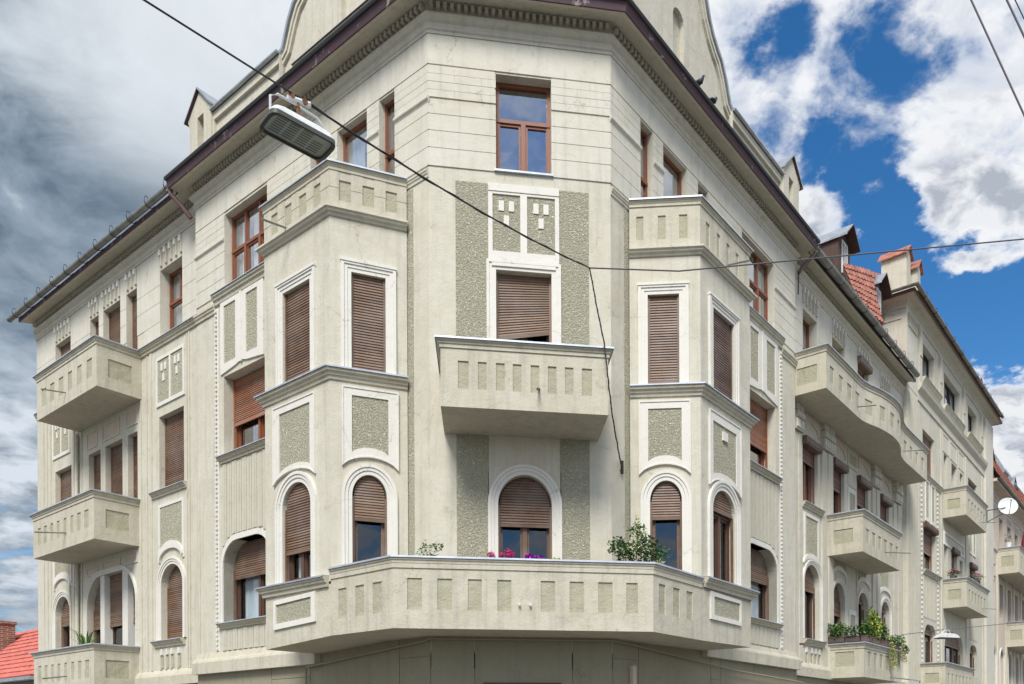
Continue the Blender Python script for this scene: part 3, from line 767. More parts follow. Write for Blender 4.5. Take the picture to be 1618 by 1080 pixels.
def roof():
    for s in (-1, 1):
        m = MB(); fr = FS[s]
        u0, u1 = STEP[s]+.1, END[s]+(0 if s < 0 else .6)
        if s > 0:
            tilesurf(m, [fr.P(14.3, .18, 14.2), fr.P(17.3, .0, 14.9), fr.P(17.3, -.46, 17.02), fr.P(14.3, -.40, 15.88)], 9, 8)
            tilesurf(m, [fr.P(17.3, -.47, 16.4), fr.P(19.72, -.5, 17.15), fr.P(19.72, -.58, 17.95), fr.P(17.3, -.5, 17.02)], 7, 3)
            m.face([fr.P(14.3, -.40, 15.88), fr.P(19.72, -.58, 17.95), fr.P(19.72, -8, 17.95), fr.P(14.3, -8, 15.88)], 'tile')
            m.face([fr.P(17.3, -.47, 16.4), fr.P(19.72, -.5, 17.15), fr.P(19.72, -3, 17.1), fr.P(17.3, -3, 16.4)], 'old_wood')
            m.face([fr.P(17.3, .0, 14.9), fr.P(17.3, -.46, 17.02), fr.P(17.3, -3, 17.02), fr.P(17.3, -3, 14.9)], 'old_wood')
            m.face([fr.P(14.0, .48, 13.68), fr.P(19.72, .48, 13.68), fr.P(19.72, -.8, 15.2), fr.P(14.0, -.8, 15.3)], 'tile'); m.face([fr.P(19.72, -.8, 15.2), fr.P(14.0, -.8, 15.3), fr.P(14.0, -8, 15.2), fr.P(19.72, -8, 15.2)], 'tile')
            m.face([fr.P(u0, .48, 13.68), fr.P(14.0, .48, 13.68), fr.P(14.0, -.8, 15.3), fr.P(u0, -.8, 15.3)], 'tile'); m.face([fr.P(u0, -.8, 15.3), fr.P(14.0, -.8, 15.3), fr.P(14.0, -8, 15.3), fr.P(u0, -8, 15.3)], 'tile')
            m.face([fr.P(14.3, .18, 14.2), fr.P(14.3, -.40, 15.88), fr.P(14.3, -8, 15.88), fr.P(14.3, -8, 14.2)], 'old_wood')
        else:
            A = [fr.P(u0, .48, 13.68), fr.P(u1, .48, 13.68), fr.P(u1, -4.4, 15.9), fr.P(u0, -4.4, 15.9)]
            m.face(A, 'tile'); far = [fr.P(u0, -9, 13.6), fr.P(u1, -9, 13.6)]
            m.face([A[3], A[2], far[1], far[0]], 'tile'); m.face([A[0], A[3], far[0]], 'plaster'); m.face([A[1], A[2], far[1]], 'plaster')
        m.build('roof', B, recalc=False)
    m = MB(); m.face([FW[-1].P(8.6, -.4, 13.7), FW[-1].P(0, -.4, 13.7), (0, 8, 17.6), (-3, 11, 17.6)], 'tile'); m.face([FW[1].P(8.6, -.4, 13.7), FW[1].P(0, -.4, 13.7), (0, 8, 17.6), (3, 11, 17.6)], 'tile'); m.face([FW[-1].P(0, -.4, 13.7), FW[1].P(0, -.4, 13.7), (0, 8, 17.6)], 'tile'); m.build('roof', B)
    for (ua, ub, zt) in ((13.95, 15.05, 17.22), (17.55, 18.65, 17.20)):
        fr = FS[1].off(-.4); um = (ua+ub)/2; zw = zt-.52
        m = MB(); m.plate(fr, [(ua, 14.6), (ub, 14.6), (ub, zw), (um, zt-.12), (ua, zw)], [rect(ua+.28, ub-.28, zw-1.15, zw-.02)], -1.6, 0, 'old_wood', back=False)
        d = m.build('dormer', B)
        m = MB()
        for x0, z0, x1, z1 in ((ua-.09, zt-.60, um, zt), (um, zt, ub+.09, zt-.60)):
            for n0, n1, o in ((-2.0, .34, 0),):
                A = [fr.P(x0, n0, z0), fr.P(x1, n0, z1), fr.P(x1, n1, z1), fr.P(x0, n1, z0)]; Bq = [p-Vector((0, 0, .06)) for p in A]
                m.face(A, 'zinc'); m.face(Bq, 'old_wood')
                for k in range(4): m.face([A[k], A[(k+1) % 4], Bq[(k+1) % 4], Bq[k]], 'old_wood' if k == 2 else 'zinc')
        m.build('dormer_roof', d)
        m = MB(); a, b, c, e = ua+.28, ub-.28, zw-1.15, zw-.02
        m.plate(fr, rect(a, b, c, e), [rect(a+.07, um-.04, c+.07, e-.07), rect(um+.04, b-.07, c+.07, e-.07)], -.1, .03, 'white_paint')
        m.plate(fr, rect(a, b, c, e), [], -.06, -.05, 'glass'); m.plate(fr, rect(a, b, c, e), [], -.5, -.3, 'dark_room'); m.build('dormer_window', d)
    m = MB(); f2 = FS[1]; m.tube([f2.P(15.9, -2.5, 17.7), f2.P(15.9, -2.5, 18.15)], [.07, .01], 'dark_metal', 8); m.build('roof_finial', B)
roof()

# ---- wings (projecting part)
def wing(s):
    fr = FW[s]; U, Z = UL(s), ZL(s); st = STEP[s]
    tops = [(U(.95), U(1.42), 9.75, 12.46), (U(1.8), U(2.78), 9.75, 12.46), (U(3.25), U(3.72), 9.75, 12.46), (U(5.39), U(7.23), 10.69, 12.44)]
    mid = (U(5.3), U(7.32), Z(6.64), Z(8.57)); low = (U(5.3), U(7.36), Z(2.64), Z(4.58))
    mb = MB()
    mb.plate(fr, rect(0, st, 1.2, 13.1), [opn(*t) for t in tops]+[opn(*mid), opn(*low, ('c', .62))], -.34, 0, 'plaster')
    # end return to the set-back wall
    mb.box(fr, st-.01, st, -.3, 0, 1.2, 13.1, 'plaster')
    courses(mb, fr, -.014, st, TOPROWS, [(a, b, 10, d) for a, b, c, d in tops], brick=BR)
    mb.build('wall', B)
    m = MB()   # lintel joints + string moulding between the windows, and sill moulding
    for a, b in ((-.03, U(.95)), (U(1.42), U(1.8)), (U(2.78), U(3.25)), (U(3.72), U(5.39)), (U(7.23), st)):
        A, Bq = fr.P(a, 0, 0).xy, fr.P(b, 0, 0).xy
        m.sweep([tuple(A), tuple(Bq)], [(0, 11.765), (.02, 11.765), (.03, 11.79), (.06, 11.82), (.065, 11.85), (.05, 11.88), (0, 11.885)], 'plaster_top', s < 0)
    m.build('string_course', B)
    for i, t in enumerate(tops):
        if i < 3: window(B, fr, *t, dep=.13, wood='red_wood', cols=1 if i != 1 else 2, tr=.62, curtain=[(0, 1, 0, .6)] if i == 0 and s > 0 else ([(.45, 1, .3, 1)] if i == 1 and s < 0 else None), inner=(i == 1))
        else: window(B, fr, *t, dep=.17, wood='red_wood', cols=3, trcols=3, tr=.52, fw=.06, curtain=[(0, .30, .1, 1), (.34, .64, 0, 1), (.7, 1, 0, .9)] if s < 0 else [(.6, .95, 0, .9)])
    window(B, fr, *mid, dep=.33, wood='orange_wood', shut=.56 if s < 0 else .60, scol='orange_shutter', cols=2, curtain=[(.3, .55, 0, .5)], slat=.048)
    window(B, fr, *low, kind=('c', .62), dep=.33, wood='brown_wood', shut=.42, scol='brown_shutter', cols=2, curtain=[(.05, .45, 0, .6), (.6, .95, 0, .6)])
    # rough strip + trims
    m = MB(); m.plate(fr, rect(.44, .61, 2.0, 10.33), [], 0, .010, 'roughcast'); m.build('roughcast_strip', B)
    m = MB()
    p = [(U(5.55), Z(8.62)), (U(5.55), 10.36), (U(7.42), 10.36), (U(7.42), Z(8.62)), (U(6.75), Z(8.70)), (U(6.5), Z(8.76)), (U(6.25), Z(8.70))][::-1]
    hs = [rect(U(5.80), U(6.28), Z(8.86), 10.24), rect(U(6.74), U(7.26), Z(8.86), 10.24)]
    m.plate(fr, p, hs, 0, .035, 'trim')
    for h in hs: m.plate(fr, [(u+(.001 if i in (0, 3) else -.001), z) for i, (u, z) in enumerate(h)], [], 0, .012, 'roughcast')
    m.box(fr, U(6.46), U(6.54), .0, .05, Z(8.72), 10.36, 'trim')
    m.build('ornament_panel', B)
    m = MB(); a, b = U(5.2), U(7.67)
    sill(m, fr, a, b, 10.36, 10.60, .13)
    A = [tuple(fr.P(u, 0, 0).xy) for u in (0, a)]; m.sweep(A, SILLP(10.20, 10.42, .09) if False else SILLP(10.38, 10.53, .06), 'plaster', s < 0)
    A = [tuple(fr.P(u, 0, 0).xy) for u in (b, st)]; m.sweep(A, SILLP(10.20, 10.40, .09), 'plaster_balcony', s < 0)
    m.build('sill_moulding', B)
    m = MB(); sill(m, fr, U(5.1), U(7.47), Z(6.48), Z(6.64), .13); sill(m, fr, U(5.1), U(7.5), Z(2.50), Z(2.64), .13); m.build('window_sill', B)
    m = MB()   # fluted aprons
    def flutes(a, b, z0, z1, n):
        w = (b-a)/n
        for k in range(n):
            u = a+w*k; zz = z0(u+w/2) if callable(z0) else z0
            m.box(fr, u+.012, u+w-.012, 0, .022, zz, z1-.06+.03*(k % 2), 'ribbed')
            m.box(fr, u+w*.35, u+w*.65, .022, .034, zz, z1-.08, 'ribbed')
    ct, zt = U(6.33), Z(4.74)
    def arc(u):
        x = abs(u-ct); e = U(7.44)-ct; r = .66
        return zt if x < e-r else (zt-r+sqrt(max(0, r*r-(x-(e-r))**2)) if x < e else zt-r)
    flutes(U(5.2), U(7.40), arc, Z(6.48), 10); flutes(U(5.1), U(7.42), Z(1.98), Z(2.50), 10)
    m.build('fluted_apron', B)
    m = MB(); o = opn(U(5.22), U(7.45), Z(2.64), Z(4.71), ('c', .70)); i = opn(U(5.3), U(7.36), Z(2.64)-.001, Z(4.58), ('c', .62))
    for k in range(1, len(o)-1): 
        m.face([fr.P(o[k][0], .035, o[k][1]), fr.P(o[k+1][0], .035, o[k+1][1]), fr.P(i[k+1][0], .035, i[k+1][1]), fr.P(i[k][0], .035, i[k][1])], 'trim')
        m.face([fr.P(o[k][0], .035, o[k][1]), fr.P(o[k+1][0], .035, o[k+1][1]), fr.P(o[k+1][0], 0, o[k+1][1]), fr.P(o[k][0], 0, o[k][1])], 'trim')
        m.face([fr.P(i[k][0], .035, i[k][1]), fr.P(i[k+1][0], .035, i[k+1][1]), fr.P(i[k+1][0], -.33, i[k+1][1]), fr.P(i[k][0], -.33, i[k][1])], 'trim')
    m.build('window_surround', B)
    m = MB(); z = Z(2.02); u = U(7.62)   # beaded strip
    m.box(fr, u-.075, u+.075, 0, .012, Z(1.98), 10.3, 'trim'); k = 0
    while z < 10.22:
        m.box(fr, u-.03+.008*(k % 2), u+.04, .012, .05, z, z+.055, 'trim'); z += .112; k += 1
    m.build('beaded_strip', B)
    # plinth band above the ground floor
    m = MB(); A = [tuple(fr.P(q, 0, 0).xy) for q in (3.45, st+.0)]
    m.sweep(A, [(-.1, Z(1.45)), (.16, Z(1.45)), (.16, Z(1.72)), (.13, Z(1.78)), (.05, Z(1.82)), (0, Z(1.98))], 'plaster_balcony', s < 0)
    m.build('plinth_band', B)
    m = MB(); m.tube([fr.P(st-.12, .006, 1.9), fr.P(st-.12, .006, 6.2)], .009, 'plaster_balcony', 5); m.build('thin_conduit', B)
for s in (-1, 1): wing(s)

# ---- bays
def bay(s):
    A, Bf = FA[s], FB[s]; L = (K_-J_).length; LB = (M_-K_).length
    Z = (lambda z: z) if s < 0 else (lambda z: z+.018*(12.4-z) if z < 12 else z)
    ztb = 9.56 if s < 0 else 9.42
    mb = MB()
    wa = (.40, 1.02, 6.75, 8.58) if s < 0 else (.36, .98, 6.86, 8.66)
    la = (.39, 1.02, Z(2.05), Z(4.83)); ka = ('a', Z(4.42))
    wb = (.61, 1.52, 6.78, 8.59) if s < 0 else (.50, 1.42, 6.88, 8.59)
    lb = (.61, 1.56, 2.92, 4.82) if s < 0 else (.45, 1.44, 3.07, 4.96); kb = ('a', lb[3]-.46)
    mb.plate(A, rect(0, L, 1.9, ztb), [opn(*wa), opn(*la, ka)], -.24, 0, 'plaster')
    z0 = 2.80
    mb.plate(Bf, rect(0, LB, z0, ztb), [opn(*wb), opn(*lb, kb)], -.24, 0, 'plaster')
    mir_ = FW[s]; M = Bf.P(LB, 0, 0); q = FW[s].P(3.52, -.02, 0)
    mb.face([(M.x, M.y, 1.9+GZ), (q.x, q.y, 1.9+GZ), (q.x, q.y, ztb+GZ), (M.x, M.y, ztb+GZ)], 'plaster')
    pts = [A.P(0, 0, 0), A.P(L, 0, 0), M, q]
    mb.poly([tuple(p.xy) for p in pts], ztb-.02, ztb+.2, 'plaster')
    b = mb.build('bay', B)
    path = [tuple(p.xy) for p in pts]; fl = s < 0
    m = MB(); zs = 6.73 if s < 0 else 6.83
    m.sweep(path, [(0, zs-.20), (.03, zs-.20), (.04, zs-.15), (.07, zs-.13), (.08, zs-.09), (.12, zs-.07), (.13, zs-.012), (0, zs)], 'plaster_balcony', fl)
    m.sweep(path, [(-.1, zs+.012), (.14, zs+.002), (.15, zs-.022), (.155, zs-.02), (.155, zs+.008), (0, zs+.03)], 'zinc_light', fl)
    m.build('bay_sill_cornice', b)
    m = MB(); zm = ztb
    m.sweep(path, [(0, zm-.01), (.035, zm), (.04, zm+.04), (.09, zm+.055), (.095, zm+.09), (.13, zm+.10), (.13, zm+.135), (.02, zm+.19), (0, zm+.2)], 'plaster', fl)
    m.build('bay_cornice', b)
    m = MB()
    if s < 0: F_ = [(0, a, c, 9.87, 10.25) for a, c in ((.18, .39), (.60, .81), (1.02, 1.23))]+[(1, a, c, 9.88, 10.28) for a, c in ((.27, .48), (.73, .97), (1.22, 1.45), (1.70, 1.93))]
    else: F_ = [(0, a, c, 9.76, 10.23) for a, c in ((.14, .28), (.57, .72), (.99, 1.15))]+[(1, a, c, 9.70, 10.20) for a, c in ((.24, .40), (.70, .84), (1.12, 1.25), (1.54, 1.68))]
    ribbon(m, path, zm+.16, 10.42, F_, fl)
    if s < 0:
        for fr_, a, c in ((A, .0, .18), (A, .39, .60), (A, .81, 1.02), (A, 1.23, L), (Bf, 0, .27), (Bf, .48, .73), (Bf, .97, 1.22), (Bf, 1.45, 1.70), (Bf, 1.93, LB)):
            m.box(fr_, a, c, -.001, .006, 10.10, 10.41, 'plaster_balcony')
    t = m.build('bay_parapet', b)
    m = MB(); cap(m, path, 10.55, .14, .055, fl); m.build('coping', t)
    spout(t, Bf, 1.22 if s < 0 else .92, 0, 9.74 if s < 0 else 9.62, .62)
    # windows and trims
    window(b, A, *wa, dep=.14, wood='brown_wood', shut=1 if s < 0 else .93, scol='brown_shutter', cols=1) if False else None
    return b, A, Bf, wa, la, ka, wb, lb, kb, Z
for s in (-1, 1):
    b, A, Bf, wa, la, ka, wb, lb, kb, Z = bay(s)
    window(B, A, *wa, dep=.13, shut=1 if s < 0 else .94, cols=1, label=None)
    window(B, Bf, *wb, dep=.13, shut=1, scol='brown_shutter' if s < 0 else 'dark_shutter', cols=2)
    window(B, A, *la, kind=ka, dep=.13, shut=.29 if s < 0 else .26, cols=1, wood='brown_shutter', fw=.1)
    window(B, Bf, *lb, kind=kb, dep=.13, shut=.68 if s < 0 else .22, cols=2, tr=None if s < 0 else .74, trcols=None if s < 0 else 2, curtain=[(.1, .6, 0, .4), (.75, .95, 0, .4)] if s < 0 else [(.15, .38, 0, .7), (.6, .9, 0, .7)])
    t = MB()
    for fr, w in ((A, wa), (Bf, wb)):
        u0, u1, z0, z1 = w
        for o, i, n in ((.19, .13, .055), (.13, .07, .035), (.07, 0, .02)):
            t.plate(fr, [(u0-o, z0), (u0-o, z1+o+.02), (u1+o, z1+o+.02), (u1+o, z0), (u1+i, z0), (u1+i, z1+i), (u0-i, z1+i), (u0-i, z0)], [], 0, n, 'trim')
        t.box(fr, u0-.2, u1+.2, 0, .07, z1+.17, z1+.22, 'trim')
    t.build('window_surround', B)
    archtrim(B, A, la[0], la[1], la[2], la[3], ka, .19); archtrim(B, Bf, *lb, kb, .20)
    t = MB()
    pa = (.20, 1.17, Z(4.98), Z(6.41)); ia = (.36, 1.02, Z(5.22), Z(6.28))
    pb = (.47, 1.82, Z(4.90), Z(6.38)) if s < 0 else (.33, 1.66, 4.98, 6.45); ib = (.61, 1.64, Z(5.08), Z(6.25)) if s < 0 else (.45, 1.48, 5.18, 6.28)
    for fr, p_, i_ in ((A, pa, ia), (Bf, pb, ib)):
        hole = bow(i_[0], i_[1], i_[2], i_[3], .11); t.plate(fr, bow(*p_, .20), [hole], 0, .035, 'trim')
        t.plate(fr, hole, [], 0, .013, 'roughcast', osides=False)
        t.plate(fr, bow(p_[0]-.03, p_[1]+.03, p_[2]-.03, p_[3]+.03, .20), [bow(p_[0], p_[1], p_[2], p_[3], .20)], 0, .05, 'trim')
    if s > 0: t.box(Bf, .86, 1.06, 0, .05, 5.99, 6.17, 'trim')
    t.build('ornament_panel', B)

# ---- middle balcony
mb_f = [(a, b, 5.92, 6.40) for a, b in ((-1.16, -.98), (-.82, -.67), (-.51, -.36), (-.22, -.07), (.09, .24), (.39, .54), (.69, .84), (.99, 1.17))]
bal = balcony(B, FC, -1.455, 1.46, 1.29, 5.60, 6.61, 6.77, mb_f, label='small rectangular balcony in the centre of the chamfered corner')
m = MB(); m.tube([FC.P(.24, 1.27, 6.0), FC.P(.19, 1.5, 5.90)], .02, 'rust', 8); m.build('drain_spout', bal)

# ---- base balcony wrapping the corner
def base_balcony():
    Fl = Vector((2.281, -1.165)); zb, zc, zt = 1.79, 2.83, 3.03; LB = (M_-K_).length
    pts = []
    W = lambda s: FW[s].P(3.50, 0, 0).xy
    path = [tuple(W(-1)), tuple(mir(M_, -1)), tuple(mir(K_, -1)), tuple(mir(Fl, -1)), tuple(Fl), tuple(K_), tuple(M_), tuple(W(1))]
    zM = {-1: 1.67, 1: 1.83}
    m = MB(); LF = (K_-Fl).length
    fl = [(2, LF-c, LF-a, 2.09, 2.62) for a, c in ()]
    fl = [(0, a, c, 2.08, 2.63) for a, c in ((.22, .46), (.72, .97), (1.21, 1.46))]
    fl += [(1, a+2.281, c+2.281, 2.11, 2.66) for a, c in ((-2.04, -1.79), (-1.53, -1.28), (-1.01, -.77), (-.5, -.26), (.26, .51), (.77, 1.02), (1.28, 1.54), (1.79, 2.0))]
    fl += [(2, LF-c, LF-a, 2.14, 2.69) for a, c in ((.35, .58), (.83, 1.07), (1.34, 1.57))]
    ribbon(m, path[2:6], zb, zc, fl, False)
    q = lambda p, z: (p[0], p[1], z+GZ)
    for s, K, M in ((-1, mir(K_, -1), mir(M_, -1)), (1, K_, M_)):
        w = W(s); zcM = {-1: 2.70, 1: 2.86}[s]; zcK = {-1: 2.75, 1: 2.92}[s]
        m.face([q(M, zM[s]), q(K, zb), q(K, zcK), q(M, zcM)], 'plaster_balcony')
        m.face([q(M, zM[s]), q(w, zM[s]), q(w, zcM), q(M, zcM)], 'plaster_balcony')
    c = [(-1.72, 0), (1.72, 0)]
    m.face([q(W(-1), zM[-1]), q(mir(M_, -1), zM[-1]), q(mir(K_, -1), zb), q(FW[-1].P(1.3, 0, 0).xy, zb)], 'plaster_balcony')
    m.face([q(mir(K_, -1), zb), q(mir(Fl, -1), zb), q(Fl, zb), q(K_, zb), q(FW[1].P(1.3, 0, 0).xy, zb), q((1.72, 0), zb), q((-1.72, 0), zb), q(FW[-1].P(1.3, 0, 0).xy, zb)], 'plaster_balcony')
    m.face([q(W(1), zM[1]), q(M_, zM[1]), q(K_, zb), q(FW[1].P(1.3, 0, 0).xy, zb)], 'plaster_balcony')
    m.face([q(p, 1.95) for p in (mir(K_, -1), mir(Fl, -1), Fl, K_, (1.72, 0), (-1.72, 0))], 'plaster_balcony')
    b = m.build('balcony', B, 'long wrap-around balcony under the two bays')
    m = MB(); cap(m, path[2:6], zt, .20, .05); m.build('coping', b)
    for s in (-1, 1):
        Bf = FB[s]; dz = 0 if s < 0 else .155; t = MB()
        A = [tuple(Bf.P(u, 0, 0).xy) for u in (.06, LB)]+[tuple(W(s))]
        t.sweep(A, SILLP(2.70+dz, 2.90+dz, .13), 'plaster_balcony', s < 0)
        t.sweep(A, [(-.1, 2.915+dz), (.15, 2.90+dz), (.155, 2.87+dz), (.145, 2.87+dz), (.13, 2.895+dz), (-.1, 2.90+dz)], 'zinc', s < 0)
        t.build('bay_sill', b)
        t = MB(); a0, a1 = (.46, 1.86) if s < 0 else (.32, 1.67); z0, z1 = (2.05, 2.64) if s < 0 else (2.24, 2.80)
        if s < 0: P4 = [(a0, 2.09), (a1, 2.03), (a1, 2.60), (a0, 2.66)]; H4 = [(a0+.13, 2.19), (a1-.08, 2.145), (a1-.08, 2.52), (a0+.13, 2.57)]
        else: P4 = [(a0, 2.25), (a1, 2.24), (a1, 2.78), (a0, 2.81)]; H4 = [(a0+.14, 2.34), (a1-.06, 2.33), (a1-.06, 2.71), (a0+.14, 2.72)]
        t.plate(Bf, P4, [H4], 0, .04, 'trim'); t.plate(Bf, H4, [], 0, .012, 'roughcast', osides=False); t.build('framed_panel', b)
    t = MB()
    for u in (-.12, .07): t.tube([FC.P(u, 1.15, 2.24), FC.P(u, 1.23, 2.22)], .022, 'white_paint', 8)
    t.build('drain_spout', b)
base_balcony()

# ---- ground floor wall below the balcony
def ground_floor():
    m = MB()
    for fr, ed in ((FC, (-1.72, -.91, .94, 1.72)), (FW[-1], (0, .88, 3.8, 5.3, 8.6)), (FW[1], (0, .88, 3.86, 4.35, 6.1, 8.8)), (FS[-1], (8.6, 11, 13.5, 16, 19.5)), (FS[1], (8.8, 11, 13.5, 16, 19.7))):
        for k, (a, b) in enumerate(zip(ed, ed[1:])):
            zt = 1.60 if fr in (FS[-1], FS[1]) else 1.86
            if fr is FC: sp = ()
            else: sp = (1.42,) if k == 0 else ((1.2,) if k == 2 else ())
            zz = [-1.6]+list(sp)+[zt]
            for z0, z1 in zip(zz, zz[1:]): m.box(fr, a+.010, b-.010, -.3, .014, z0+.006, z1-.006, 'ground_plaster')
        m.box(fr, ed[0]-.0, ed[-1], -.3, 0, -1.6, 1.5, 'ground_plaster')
    m.build('ground_floor_wall', B)
    m = MB(); r = .02
    m.tube([FW[-1].P(3.8, .12, 0.9), FW[-1].P(3.8, .12, 1.40), FW[-1].P(.05, .12, 1.70), FC.P(-1.75, .12, 1.74), FC.P(1.72, .12, 1.74), FW[1].P(.3, .12, 1.72), FW[1].P(5, .12, 1.45), FW[1].P(9.0, .12, 1.35)], r, 'ground_plaster', 8)
    m.build('conduit', B)
    m = MB(); m.box(FC, -.75, .72, .02, .05, -1.5, .93, 'brown_wood'); m.build('shop_door', B)
    m = MB(); m.box(FW[1], .55, .68, .02, .10, .9, 1.3, 'warm_plaster'); m.build('meter_box', B)
ground_floor()

# ---- left set-back part
def left_wall():
    s = -1; fr = FS[s]; m = MB(); E_ = END[s]
    tops = [(9.77, 10.98, 10.62, 12.48), (12.33, 12.99, 9.5, 12.48), (13.37, 14.50, 9.5, 12.49), (14.80, 15.41, 9.5, 12.49), (16.83, 18.02, 10.62, 12.48)]
    mids = [(9.74, 11.09, 6.53, 8.55), (12.36, 12.96, 5.4, 8.47), (13.30, 14.42, 5.4, 8.47), (14.74, 15.58, 5.4, 8.46), (16.84, 18.1, 6.53, 8.42)]
    lows = [((9.82, 11.0, 2.50, 4.50), ('a', 3.95)), ((12.5, 15.72, 1.4, 4.70), ('c', .95)), ((16.97, 18.11, 2.45, 4.36), ('a', 3.80))]
    m.plate(fr, rect(8.3, E_, 1.0, 13.1), [opn(*t) for t in tops+mids]+[opn(*a, k) for a, k in lows], -.3, 0, 'plaster')
    rows = [(10.60, 11.1), (11.113, 11.63), (11.643, 12.10), (12.113, 13.05)]
    courses(m, fr, 8.35, E_, rows, [(a-.0, b, 9, d) for a, b, c, d in tops]+[(11.9, 16.3, 9, 10.62)], n=.012)
    m.face([fr.P(E_, 0, -1.6), fr.P(E_, -11, -1.6), fr.P(E_, -11, 13.5), fr.P(E_, 0, 13.5)], 'plaster')
    m.build('wall', B)
    t = MB()
    for a, b, n in ((9.77, 10.98, 5), (12.35, 12.97, 3), (13.39, 14.50, 5), (14.84, 15.4, 3), (16.85, 18.0, 5)): teeth(t, fr, a, b, n=n)
    t.build('tooth_ornament', B)
    cur = [(.5, .95, 0, .5)]
    window(B, fr, *tops[0], wood='red_wood', cols=1, tr=.55, curtain=[(.35, 1, 0, 1)], trcols=2)
    window(B, fr, *tops[1], wood='red_wood', shut=1, scol='brown_shutter', cols=1)
    window(B, fr, *tops[2], wood='brown_wood', shut=.72, scol='brown_shutter', cols=2)
    window(B, fr, *tops[3], wood='brown_wood', shut=1, cols=1)
    window(B, fr, *tops[4], wood='brown_wood', shut=1, scol='brown_shutter', cols=1)
    window(B, fr, *mids[0], wood='brown_wood', shut=1, cols=2)
    window(B, fr, *mids[1], wood='brown_wood', shut=1, cols=1)
    window(B, fr, *mids[2], wood='brown_wood', shut=.63, cols=2)
    window(B, fr, *mids[3], wood='brown_wood', shut=1, cols=1)
    window(B, fr, *mids[4], wood='brown_wood', shut=1, cols=2)
    (a, k) = lows[0]; window(B, fr, *a, kind=k, wood='brown_wood', shut=1, cols=1)
    (a, k) = lows[1]; window(B, fr, *a, kind=k, dep=.26, wood='brown_wood', shut=.45, cols=3, label='broad round-cornered window group divided by two piers')
    (a, k) = lows[2]; window(B, fr, *a, kind=k, wood='brown_wood', shut=.45, cols=1)
    t = MB()   # piers of the broad opening
    for a, b in ((13.08, 13.42), (14.60, 14.88)): t.box(fr, a, b, -.26, -.03, 1.4, 4.70, 'trim')
    t.build('window_pier', B)
    archtrim(B, fr, *lows[0][0], lows[0][1], .18); archtrim(B, fr, *lows[2][0], lows[2][1], .18)
    archtrim(B, fr, *lows[1][0], lows[1][1], .13)
    # hood mould + rough panel
    t = MB()
    for (u0, u1, zb) in ((9.70, 11.14, 6.16), (16.85, 18.2, 6.0)):
        cu = (u0+u1)/2
        hole = [(cu-.6, zb-.05), (cu+.6, zb-.05)][::-1]+[(cu+.6*cos(pi-pi*k/10)*1.0, 4.80+.34*sin(pi*k/10)) for k in range(11)]
        hole = [(cu+.59, zb-.1), (cu-.59, zb-.1)]+[(cu-.59*cos(pi*k/10), 4.78+.30*sin(pi*k/10)) for k in range(11)]
        t.plate(fr, hole, [], 0, .012, 'roughcast')
        t.plate(fr, [(cu-.70, 4.6), (cu-.70, zb), (cu+.70, zb), (cu+.70, 4.6), (cu+.60, 4.6), (cu+.60, zb-.08), (cu-.60, zb-.08), (cu-.60, 4.6)], [], 0, .03, 'trim')
        o = [(cu-.66*cos(pi*k/12), 4.70+.42*sin(pi*k/12)) for k in range(13)]; i = [(cu-.60*cos(pi*k/12), 4.62+.30*sin(pi*k/12)) for k in range(13)]
        t.plate(fr, o+i[::-1], [], 0, .06, 'trim')
    for (u0, u1) in ((9.66, 11.20), (16.9, 18.25)):
        cu = (u0+u1)/2; hs = [rect(u0+.08, cu-.04, 8.92, 10.06), rect(cu+.04, u1-.08, 8.92, 10.06)]
        t.plate(fr, rect(u0, u1, 8.82, 10.14), hs, 0, .035, 'trim')
        for h in hs: t.plate(fr, h, [], 0, .012, 'roughcast', osides=False); tiles(t, fr, (h[0][0]+h[1][0])/2, 9.95, .10, .2)
    t.build('ornament_panel', B)
    t = MB()
    for a, b, z0, z1 in ((12.32, 13.04, 8.68, 9.14), (13.45, 14.58, 8.62, 9.12), (14.93, 15.66, 8.60, 9.11), (12.36, 13.12, 4.80, 5.14), (13.45, 14.62, 4.80, 5.08), (14.95, 15.72, 4.76, 5.03)):
        t.plate(fr, rect(a, b, z0, z1), [rect(a+.05, b-.05, z0+.05, z1-.05)], 0, .025, 'plaster'); t.box(fr, a+.05, b-.05, 0, .008, z0+.05, z1-.05, 'warm_plaster')
    t.build('spandrel_panel', B)
    t = MB(); sill(t, fr, 9.56, 11.44, 6.38, 6.53, .12); sill(t, fr, 9.7, 11.34, 2.32, 2.49, .14); sill(t, fr, 8.4, 12.12, 10.42, 10.60, .12); sill(t, fr, 16.4, E_, 10.42, 10.60, .10); sill(t, fr, 16.75, 18.2, 6.38, 6.53, .1); sill(t, fr, 16.9, 18.2, 2.30, 2.45, .1)
    t.build('window_sill', B)
    t = MB()
    for k, u in enumerate((9.98, 10.35, 10.62, 10.92)): t.box(fr, u-.05, u+.05, 0, .02, 1.75, 2.12, 'field'); t.box(fr, u+.05, u+.12, 0, .05, 1.72, 2.20, 'plaster'); t.box(fr, u-.04, u+.04, 0, .06, 2.10, 2.26, 'trim')
    t.build('small_baluster', B)
    t = MB()  # vertical strips
    for u, w in ((9.42, .04), (9.54, .02), (11.52, .10), (11.75, .025), (12.1, .03), (16.05, .05), (16.35, .10), (16.6, .03), (18.45, .10), (18.7, .03), (19.0, .05)): t.box(fr, u-w/2, u+w/2, 0, .03, 1.7, 10.38, 'plaster')
    t.build('pilaster_strip', B)
    t = MB(); A = [tuple(fr.P(q, 0, 0).xy) for q in (8.4, E_)]
    t.sweep(A, [(-.1, 1.28), (.12, 1.28), (.12, 1.52), (.08, 1.60), (0, 1.70)], 'plaster_balcony', True); t.build('plinth_band', B)
    t = MB(); t.tube([fr.P(16.25, .08, 9.2), fr.P(16.25, .08, 1.6)], .05, 'plaster', 10); t.build('downpipe', B)
